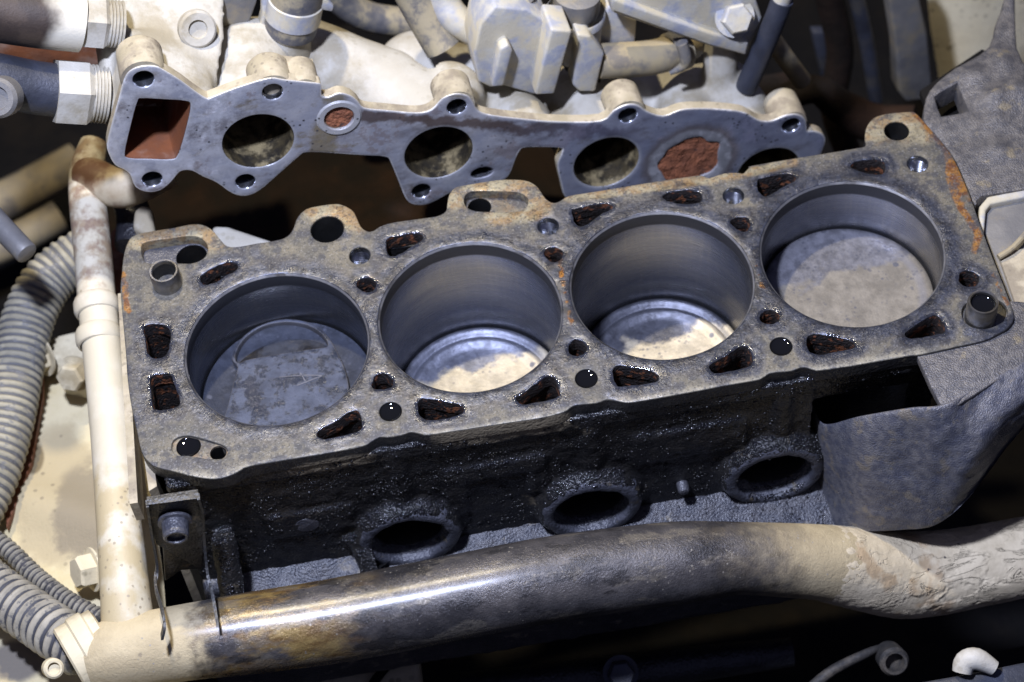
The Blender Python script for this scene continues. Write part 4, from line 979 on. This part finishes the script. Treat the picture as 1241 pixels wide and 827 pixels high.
# mud caked wrapping on the right end
wv, wf = tube([U(a, b, y=CY) for a, b in [(985, 681.5), (1000, 682.5), (1045, 690), (1090, 696.5), (1130, 695), (1170, 689), (1241, 675), (1300, 663)]], [17.5, 19.5, 21.5, 22.9, 22.4, 21.5, 20.8, 20.8], 96, smooth=18)
wc = np.repeat(wv.reshape(-1, 96, 3).mean(1), 96, axis=0); dr = wv - wc; dr /= np.maximum(np.linalg.norm(dr, axis=1)[:, None], 1e-6)
nz = np.array([.25 * abs(mnoise.noise(Vector((q[0] / 16, q[1] / 5, q[2] / 5)))) * 2 + .22 * mnoise.noise(Vector(q / 2.6)) for q in wv])
build('wrapping', (wv + dr * nz[:, None], wf), 'mud', pipe, angle=60)

# ================================================================== SHEET METAL BRACKET
br = thing('metal_bracket', 'thin black hairpin bracket bolted to the block beside the pipe', 'bracket', U(212, 640, y=-92))
yb = -86
web = [U(*q, y=yb) for q in [(178, 607), (240, 598), (245, 612), (246, 652), (243, 690), (190, 660), (183, 640)]]
o = build('web_plate', prism(web, (0, 2.2, 0)), 'bracket_black', br)
def strip(path, w, t, mat, name):
    p = cr(np.array(path), 5, closed=False); V, F = [], []
    n = len(p)
    for i in range(n):
        for dx, dy in ((-t / 2, -w), (t / 2, -w), (t / 2, 0), (-t / 2, 0)): V.append(p[i] + np.array([dx, dy, dy * .12]))
    for i in range(n - 1):
        for k in range(4): F.append([i * 4 + k, i * 4 + (k + 1) % 4, (i + 1) * 4 + (k + 1) % 4, (i + 1) * 4 + k])
    F += [[0, 1, 2, 3], [(n - 1) * 4 + k for k in range(4)]]
    return build(name, (V, F), mat, br)
strip([U(178, 607, y=yb), U(183, 640, y=yb), U(190, 680, y=yb - 4), U(188, 706, y=yb - 14), U(196, 735, y=yb - 30), U(199, 752, y=yb - 38), U(196, 768, y=yb - 42)], 3.4, 1.3, 'bracket_black', 'leg')
strip([U(240, 598, y=yb), U(245, 615, y=yb), U(247, 650, y=yb), U(251, 690, y=yb - 10), U(258, 722, y=yb - 24), U(263, 752, y=yb - 37)], 3.4, 1.3, 'bracket_black', 'leg')
strip([U(178, 606, y=yb), U(210, 602, y=yb), U(240, 598, y=yb)], 2.6, 1.3, 'bracket_black', 'rim')
hb = U(212, 631, y=yb - 1)
build('bolt', lathe([(8.2, 0), (8.2, -1.5), (6.6, -2), (6.2, -9), (5.4, -10), (4.4, -10), (4.2, -8), (.1, -8)], hb, (0, 1, 0), 32), 'wet_iron', br, angle=30)
o = build('step_plate', prism([U(*q, y=-84) for q in [(197, 662), (206, 655), (245, 652), (247, 690), (220, 692), (200, 706)]], (0, 3, 0)), 'bracket_black', br); bevel(o, 1)

# ================================================================== LEFT SIDE
cover = thing('engine_cover', 'cream dusty cast cover low on the left of the upright tube', 'cover', U(60, 640, z=-120))
zc = -118
vv = []
gx, gy = np.meshgrid(np.linspace(-330, -84, 42), np.linspace(-230, 110, 56))
for x, y in zip(gx.ravel(), gy.ravel()):
    z = zc + 5 * mnoise.noise(Vector((x / 60, y / 60, 0))) + 1.0 * mnoise.noise(Vector((x / 12, y / 12, 2)))
    d = (U(135, 640, z=zc)[:2] - np.array([x, y])); dd = abs(d[1] + .55 * d[0]) ; z += 9 * math.exp(-(dd / 16) ** 2) * (1 if x > -150 else math.exp(-((x + 150) / 25) ** 2))
    vv.append((x, y, z))
ff = [[i * 42 + j, i * 42 + j + 1, (i + 1) * 42 + j + 1, (i + 1) * 42 + j] for i in range(55) for j in range(41)]
def keep(q):
    c = np.mean([vv[k] for k in q], axis=0)
    return not (c[0] < -182 and c[1] > 30) and c[1] < 104
ff = [q for q in ff if keep(q)]
build('cover_skin', (vv, ff), 'cover', cover)
zz = -104
o = build('mounting_ear', prism([U(*q, z=zz) for q in [(60, 408), (112, 396), (118, 440), (112, 470), (74, 462), (62, 440)]], (0, 0, -16)), 'cream', cover); bevel(o, 2.5, 3)
hexbolt('bolt', U(52, 430, z=-96), (-.75, -.5, .35), 17, 12, 'cream', cover)
hexbolt('bolt', U(92, 452, z=-92), (-.3, -.75, .5), 14, 10, 'cream', cover)
hexbolt('bolt', U(113, 690, z=-100), (-.8, -.3, .4), 16, 10, 'cream', cover)
build('side_plate', box((-79, -2, -24), (4, 130, 16)), 'dusty_edge', cover)
rb = build('rust_bracket', prism([U(*q, z=-92) for q in [(118, 300), (148, 268), (150, 420), (132, 470), (118, 420)]], (0, 0, -4)), 'rust_orange')
tag(rb, 'orange rusty strip standing between the upright tube and the block', 'strip')
rb2 = build('rust_bracket', prism([U(*q, z=-112) for q in [(30, 420), (52, 400), (52, 480), (38, 560), (8, 640), (0, 560)]], (0, 0, -4)), 'rust_orange')
tag(rb2, 'orange rusty strip under the ribbed hose at the left edge', 'strip')

def ribbed(name, label, pts, r, pitch, depth, mat, group=None, seg=36, slit=False):
    p = cr(np.array(pts, float), 40, closed=False)
    L_ = np.concatenate([[0], np.cumsum(np.linalg.norm(np.diff(p, axis=0), axis=1))]); n = int(L_[-1] / (pitch / 8))
    s = np.linspace(0, L_[-1], n); q = np.column_stack([np.interp(s, L_, p[:, k]) for k in range(3)])
    ph = (s / pitch) % 1; prof = np.clip(1.35 * np.sin(ph * 2 * math.pi), -1, 1)
    wob = np.array([.012 * r * mnoise.noise(Vector((v / 7, 0, r))) for v in s])
    vf = tube(q, r + depth * .5 * prof + wob, seg, True, smooth=1)
    o = build(name, vf, mat, angle=50)
    at = o.data.attributes.new('ridge', 'FLOAT', 'POINT'); at.data.foreach_set('value', np.repeat(prof * .5 + .5, seg))
    tag(o, label, 'hose', group); return o
ribbed('corrugated_hose', 'big ribbed pale hose curving down the left edge', [U(110, 305, z=-78), U(85, 318, z=-78), U(55, 345, z=-80), U(33, 390, z=-84), U(20, 450, z=-88), U(6, 520, z=-92), U(-12, 580, z=-95), U(-40, 640, z=-98)], 14.6, 4.6, 1.1, 'hose_cream')
ribbed('corrugated_hose', 'thick grey ribbed hose at the bottom left corner', [U(-40, 690, z=-92), U(0, 720, z=-90), U(40, 748, z=-86), U(75, 772, z=-80), U(102, 790, z=-78)], 12.8, 6.0, 2.2, 'hose_grey')
ribbed('corrugated_hose', 'thin dark ribbed loom just above the thick grey hose', [U(-30, 640, z=-104), U(5, 662, z=-104), U(45, 700, z=-104), U(85, 730, z=-102), U(122, 750, z=-100)], 4.6, 3.4, 1.5, 'loom_dark')
cl = thing('hose_clamp', 'dusty round clamp joining the ribbed hose to the pipe corner', 'clamp', U(110, 795, z=-75))
ca, cb_ = U(90, 800, z=-74), U(128, 778, z=-74)
build('band', lathe([(17, -11), (18.4, -10), (18.4, -4), (19.6, -3), (19.6, 4), (18.2, 5), (18.2, 9), (15, 10), (15, -11)], (ca + cb_) / 2, cb_ - ca, 48), 'cream', cl)
build('screw', lathe([(5, -5), (5, 4), (4, 5), (3, 5), (3, 3), (.1, 3)], U(64, 810, z=-62), (.3, -.5, .8), 24, capstart=True), 'cream', cl)
rod = build('metal_rod', tube([U(-60, 205, z=10), U(-5, 268, z=4), U(33, 308, z=0)], [6.4, 6.4, 6.2], 28, smooth=3), 'grey_metal')
bevel(rod, 1.0, 2); tag(rod, 'grey cut metal rod poking in from the left edge', 'rod')

# ================================================================== UPPER LEFT FITTINGS
def fitting(name, label, path, r, nut_at, nut_axis, af, pmat, nlen=20):
    t = thing(name, label, 'pipe', nut_at, 'pipe fittings on the left end of the manifold')
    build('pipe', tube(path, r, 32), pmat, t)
    hexbolt('nut', np.array(nut_at) - np.array(nut_axis) * nlen * .5, nut_axis, af, nlen, 'white_cast', t, washer=False, rot=.3)
    rr = af * .5
    prof = []
    for k in range(5): prof += [(rr * .88, k * 1.7), (rr * .96, k * 1.7 + .6), (rr * .96, k * 1.7 + 1.0)]
    build('thread', lathe(prof, np.array(nut_at) + np.array(nut_axis) * nlen * .5, nut_axis, 32), 'white_cast', t)
    return t
ax = np.array(MU); w0 = 42
fitting('pipe_fitting', 'upper pipe coloured shade-dark with a lit end, ending in a dusty nut at the top left', [MP(-60, 4, w0), MP(0, 14, w0), MP(50, 20, w0), MP(98, 26, w0)], [15.5, 15.5, 16, 15.5], MP(112, 27, w0), ax, 25, 'shade_painted_pipe', 14)
w1 = 26
fitting('pipe_fitting', 'lower blue grey pipe with a big dusty hexagon nut at the left', [MP(-50, 92, w1), MP(0, 98, w1), MP(40, 106, w1), MP(72, 110, w1)], [14, 13.5, 13.5, 13.5], MP(88, 112, w1), ax, 31, 'dark_blue', 18)
bo = build('banjo_bolt', lathe([(10, -6), (10, 3), (8.5, 5), (6, 5), (5.5, 3), (.1, 3)], MP(0, 118, 4), MN * .6 + np.array([-.2, 0, .5]), 32), 'grey_metal')
tag(bo, 'round bright bolt head on the lower left pipe at the frame edge', 'bolt')
sp = build('bulkhead_panel', prism([MP(*q, 120) for q in [(-80, -60), (150, -60), (150, 90), (60, 80), (-80, 60)]], -MN * 6), 'rust_orange')
tag(sp, 'dark orange rusty panel behind the two left pipes', 'panel')

# ================================================================== TOP CENTRE FITTINGS
def poly_thing(name, label, cat, pts, w, depth, mat, bev=1.5):
    o = build(name, prism([MP(*q, w) for q in pts], -MN * depth), mat); bevel(o, bev, 3)
    return tag(o, label, cat)
nk = thing('hose_neck', 'dusty hose and clamp on the neck at the top of the manifold', 'hose', MP(352, 45, 60))
na, nb = MP(349, 52, 62), MP(362, -20, 62); nd = (nb - na)
build('neck', lathe([(14, -6), (12, 2), (11.4, 6), (12.2, 8), (12.2, 10)], na, nd, 36), 'white_cast', nk)
build('rubber_hose', lathe([(11.5, 8), (13.5, 9), (14, 12), (14, 44), (.1, 44)], na, nd, 36), 'rubber', nk)
build('clamp_band', lathe([(14, 17), (14.8, 17.4), (14.8, 29), (14, 29.5)], na, nd, 36), 'white_dust', nk)
o = build('clamp_tab', prism([MP(*q, 55) for q in [(383, -2), (395, 0), (405, 8), (403, 15), (392, 13), (382, 8)]], -MN * 4), 'white_dust', nk); bevel(o, 1)
poly_thing('web_bracket', 'grey sheet bracket with a slot beside the hose neck', 'bracket', [(262, -12), (300, -12), (312, 2), (302, 30), (284, 62), (276, 66), (264, 40)], 66, 6, 'grey_metal')
poly_thing('side_strap', 'pale narrow strap right of the dark slot', 'strap', [(318, -10), (334, -10), (330, 20), (318, 44), (311, 46), (318, 20)], 64, 8, 'white_dust')

sb = thing('solenoid_block', 'dusty white angular valve block on top of the manifold', 'valve', MP(650, 80, 40))
def slab(pts, w, depth, mat, name='body', bev=1.6):
    o = build(name, prism([MP(*q, w) for q in pts], -MN * depth), mat, sb); bevel(o, bev, 3); return o
slab([(574, 66), (580, 100), (594, 107), (612, 105), (648, 116), (672, 86), (668, 30), (640, 12), (600, 8), (582, 30)], 34, 26, 'white_dust')
slab([(596, 107), (611, 105), (622, 62), (616, 54), (606, 60)], 26, 14, 'white_dust', 'rib')
slab([(648, 116), (672, 115), (694, 38), (668, 36)], 20, 22, 'white_dust', 'rib')
slab([(694, 104), (702, 112), (722, 112), (733, 66), (716, 44), (700, 42)], 30, 12, 'white_dust', 'rib')
for px in (620, 700):
    a_, b_ = MP(px - 6, 62, 52), MP(px, -14, 52)
    build('barrel', lathe([(14, 0), (15, 8), (15, 22), (16.5, 24), (16.5, 28), (15.8, 29)], a_, b_ - a_, 36), 'white_dust', sb)
    build('cap', lathe([(12, 27), (13, 30), (12.6, 40), (8, 42), (.1, 42)], a_, b_ - a_, 32), 'grey_metal', sb)
for nm, pts, r, mt, lb in [
    ('vacuum_pipe', [(490, -30, 80), (505, 0, 76), (524, 34, 70), (538, 58, 64)], 10.5, 'rubber', 'dark dusty tube dropping behind the manifold near the top middle'),
    ('vacuum_pipe', [(532, -30, 76), (538, 0, 72), (552, 22, 66), (580, 40, 62), (604, 42, 60)], 8.5, 'white_dust', 'pale curved tube bending into the white valve block'),
    ('fuel_hose', [(726, 74, 40), (752, 73, 40), (790, 70, 42), (816, 62, 46), (838, 50, 52)], 9.8, 'tan_hose', 'short tan hose running right from the white valve block'),
    ('injector_pipe', [(948, 0, 30), (940, 22, 30), (920, 70, 32), (904, 106, 34)], 6.2, 'dark_blue', 'blue grey tube standing on the right end of the manifold'),
    ('breather_pipe', [(934, 46, 70), (955, 75, 70), (972, 98, 72)], 5.6, 'tan_hose', 'thin tan pipe behind the blue grey tube')]:
    o = build(nm, tube([MP(*q) for q in pts], r, 24), mt); tag(o, lb, 'pipe')
o = build('pipe_collar', tube([MP(938, 26, 30), MP(948, -2, 30), MP(956, -20, 30)], [5.4, 5.2, 5.2], 20), 'white_dust'); tag(o, 'pale collar on top of the blue grey tube', 'collar')
hc = thing('hose_clip', 'dusty hooked spring clip gripping the tan hose', 'clip', MP(822, 64, 44))
cc = MP(820, 62, 44); cd = MP(838, 50, 52) - MP(790, 70, 42)
build('band', lathe([(10.0, -5), (11.6, -4.6), (11.6, 4.6), (10.0, 5)], cc, cd, 36), 'rubber', hc)
build('hook', tube([MP(826, 52, 30), MP(831, 70, 28), (MP(828, 80, 28)), MP(812, 89, 28)], [3.4, 3.4, 2.6, 1.2], 14), 'rubber', hc)
sp_ = thing('rail_plate', 'dusty flat support plate with one bolt at the top right of the manifold', 'plate', MP(850, 30, 40))
o = build('plate', prism([MP(*q, 36) for q in [(735, -20), (910, -20), (924, 22), (906, 68), (858, 56), (742, 16)]], -MN * 7), 'grey_dust' if 'grey_dust' in MAT else 'white_dust', sp_); bevel(o, 1.5, 3)
o = build('edge_rail', prism([MP(*q, 30) for q in [(740, -2), (742, 14), (858, 55), (904, 68), (908, 52), (860, 40)]], -MN * 8), 'white_dust', sp_); bevel(o, 1.5, 3)
hexbolt('bolt', MP(890, 21, 34), MN * .75 + np.array([0, 0, .5]), 15, 9, 'white_dust', sp_)
poly_thing('pedestal', 'blue grey pedestal under the left end of the support plate', 'bracket', [(716, 44), (738, 8), (772, 26), (770, 56), (735, 62)], 50, 22, 'white_dust')

# ================================================================== RIGHT SIDE
mt = thing('engine_mount', 'oily grey cast mount with a square hole behind the right end of the block', 'mount', U(1190, 150, z=-6))
zs = -4
mo_ = [(1119, 147), (1122, 118), (1131, 104), (1143, 92), (1172, 74), (1199, 56), (1206, 30), (1213, 12), (1219, -6), (1230, -6), (1231, 40), (1240, 75), (1290, 140), (1290, 214), (1190, 238), (1183, 250), (1178, 243.4), (1167, 216), (1156, 192.6), (1145, 176.2), (1132.5, 161.7)]
mh_ = [(1133, 117), (1138, 113.5), (1160, 101.5), (1164, 112), (1174, 134), (1158, 137.5), (1141, 140.5), (1137, 130)]
Pm = np.array([U(*q, z=zs)[:2] for q in mo_]); Hm = np.array([U(*q, z=zs)[:2] for q in mh_])
def mz(P):
    dx = np.clip(P[:, 0] - 372, 0, None); dy = np.clip(P[:, 1] - 95, 0, None)
    bl = sum(a * np.exp(-((P[:, 0] - c[0]) ** 2 + (P[:, 1] - c[1]) ** 2) / r ** 2) for c, a, r in [(U(1205, 122, z=zs)[:2], 5, 8), (U(1207, 145, z=zs)[:2], 2.2, 6), (U(1210, 183, z=zs)[:2], 2.5, 8), (U(1215, 75, z=zs)[:2], 4, 9), (U(1232, 110, z=zs)[:2], 5, 10), (U(1180, 95, z=zs)[:2], 3, 9)])
    return bl + 1.2 * np.array([mnoise.noise(Vector((q[0] / 14, q[1] / 14, 0))) for q in P])
plate('mount_face', cr(Pm, 2), [Hm], ((0, 0, zs), (1, 0, 0), (0, 1, 0), (0, 0, 1)), 14, 1.6, 'grey_oil_iron', mt, 2.6, zfun=mz)
build('dark_backing', prism([U(*q, z=-30) for q in [(1115, 110), (1190, 60), (1300, 100), (1300, 200), (1150, 200)]], (0, 0, -4)), 'dark', mt)  # added dark sheet that blackens the view through the square hole
rp = thing('cover_plate', 'tan dusty pressed plate at the right edge beside the black gap', 'plate', U(1225, 280, z=-10))
o = build('plate', prism([U(*q, z=-9) for q in [(1186, 262), (1189, 246), (1196, 240), (1290, 222), (1300, 420), (1256, 440), (1238, 405), (1212, 340)]], (0, 0, -5)), 'grey_metal', rp); bevel(o, 1.5, 3)
o = build('rim', prism([U(*q, z=-5) for q in [(1185, 284), (1187, 250), (1197, 238), (1290, 220), (1290, 229), (1201, 247), (1195, 255), (1192, 290)]], (0, 0, -8)), 'white_dust', rp); bevel(o, 1.2, 3)
build('wire', tube([U(1210, 312, z=-5), U(1228, 300, z=-4), U(1246, 280, z=-4)], 1.6, 10), 'tan_hose', rp)
o = build('step', prism([U(*q, z=-7) for q in [(1209, 306), (1290, 292), (1300, 420), (1262, 440), (1240, 395)]], (0, 0, -3)), 'dusty_edge', rp); bevel(o, 1, 2)
bp_ = build('body_panel', loft([[MP(1120, -60, 190), MP(1180, -60, 175), MP(1300, -60, 170)], [MP(1126, 20, 185), MP(1190, 20, 170), MP(1300, 30, 168)], [MP(1140, 110, 180), MP(1190, 110, 165), MP(1300, 110, 165)], [MP(1146, 170, 180), MP(1200, 170, 165), MP(1300, 170, 165)]], 8, 8), 'cream')
tag(bp_, 'cream painted body panel in the top right corner', 'panel')
st = build('strut', prism([MP(*q, 130) for q in [(1072, -30), (1108, -30), (1124, 40), (1132, 120), (1098, 124), (1088, 110), (1086, 60)]], -MN * 14), 'grey_metal'); bevel(st, 2, 3)
tag(st, 'dark grey upright strut in the gap at the upper right', 'strut')
st = build('strut', prism([MP(*q, 190) for q in [(985, 40), (1002, 40), (1012, 105), (1000, 112)]], -MN * 8), 'dark_blue'); bevel(st, 1.5, 2)
tag(st, 'faint blue strip deep in the dark gap at the top', 'strut')
pp = build('background_pipe', tube([MP(930, 130, 110), MP(985, 108, 110), MP(1020, 130, 110), MP(1060, 150, 110), MP(1110, 150, 100)], [9, 9, 11, 13, 12], 20), 'brown_dark')
tag(pp, 'brown blurred pipe in the dark gap right of the manifold', 'pipe')

# ================================================================== BEHIND / BELOW
pn = build('firewall_frame', prism([(-120, 118, -150), (330, 140, -150), (330, 260, -150), (-120, 260, -150)], (0, 0, -6)), 'brown_dark')
tag(pn, 'dark brown rusty frame deep between the manifold and the block', 'frame')
for pl in ([(160, 275), (162, 254), (171, 247), (184, 250), (184, 262), (190, 290)], [(256, 272), (276, 273), (300, 281), (340, 294), (342, 312), (256, 312)]):
    o = build('side_rib', prism([U(*q, z=-22) for q in pl], (0, 0, -10)), 'white_cast', block); bevel(o, 3, 3)
sk = build('sump_casting', box((190, -165, -300), (460, 120, 60)), 'dark'); tag(sk, 'black oily casting below the pipe', 'casting')
wd = build('stone_wedge', prism([U(*q, z=-170) for q in [(360, 812), (430, 796), (505, 780), (512, 840), (505, 870), (360, 870)]], (0, 0, -25)), 'cream'); bevel(wd, 3, 3)
tag(wd, 'tan dusty lug under the pipe at the bottom edge', 'lug')
wl = build('dark_cable', tube([U(440, 850, z=-166), U(462, 815, z=-166), U(490, 790, z=-168)], 2.6, 12), 'dark'); tag(wl, 'dark cable crossing the tan lug at the bottom', 'cable')
hx = hexbolt('bolt', U(752, 815, z=-170), (0, -.6, .8), 13, 8, 'dark_blue'); tag(hx, 'dark bolt head in the shadow at the bottom middle', 'bolt')
bl = build('drain_boss', lathe([(7.5, -10), (8, 3), (6.6, 5), (5.2, 5), (5.2, -2), (.1, -2)], U(1082, 800, z=-165), (0, -.7, .7), 28), 'tan_dark'); tag(bl, 'grey round boss below the mud caked pipe', 'boss')
sr = build('support_rib', tube([U(985, 832, z=-168), U(1010, 812, z=-166), U(1050, 792, z=-165), U(1068, 784, z=-168)], [3.0, 2.8, 2.4, 1.4], 14), 'tan_dark'); tag(sr, 'thin grey rib reaching up beneath the mud caked pipe', 'rib')
rl = build('lower_rail', tube([U(560, 835, z=-190), U(700, 822, z=-190), U(830, 806, z=-190), U(960, 790, z=-190)], [9, 10, 10, 8], 20), 'dark_wet'); tag(rl, 'dark glossy rail along the bottom edge', 'rail')
fr = build('front_bar', prism([U(*q, z=-60) for q in [(1080, 832), (1160, 818), (1260, 798), (1290, 870), (1080, 870)]], (0, 0, -10)), 'dark_blue'); bevel(fr, 2, 3); tag(fr, 'blue grey bar across the bottom right corner', 'bar')
kn = build('white_clip', tube([U(1166, 815, z=-57), U(1170, 802, z=-54), U(1184, 799, z=-53), U(1205, 810, z=-56)], [4.6, 5.2, 5.2, 3.6], 20), 'white_cast'); tag(kn, 'bright white round clip on the bottom right bar', 'clip')

for pts, r, z, lab in (([(-40, 262), (20, 236), (95, 196)], 15, -330, 'blurred cream bar crossing the dark gap at the left edge, the upper one'),
                       ([(-40, 318), (20, 290), (72, 262)], 12, -330, 'blurred cream bar just below the other one at the left edge')):
    o = build('background_bar', tube([U(a, b, z=z) for a, b in pts], r, 16), 'tan_hose'); tag(o, lab, 'bar', 'cream bars in the dark gap at the left')
for pts, r, m, w, lab in (([(396, -20), (420, 6), (452, 22), (500, 28)], 9, 'rubber', 150, 'dark hose deep in the shadow at the top centre'),
                          ([(1000, -20), (1018, 60), (1010, 130), (1030, 190)], 9, 'brown_dark', 160, 'dark hose hanging in the gap right of the manifold'),
                          ([(1034, -20), (1050, 50), (1062, 120)], 5, 'dark_blue', 150, 'thin dark line beside the grey strut')):
    o = build('hose', tube([MP(a, b, w) for a, b in pts], r, 18), m); tag(o, lab, 'hose')
o = build('rubber_loom', tube([U(150, 232, z=-60), U(162, 262, z=-62), U(158, 300, z=-64)], [9, 10, 9], 18), 'dark_wet'); tag(o, 'black loom squeezed between the rusty elbow and the block', 'hose')
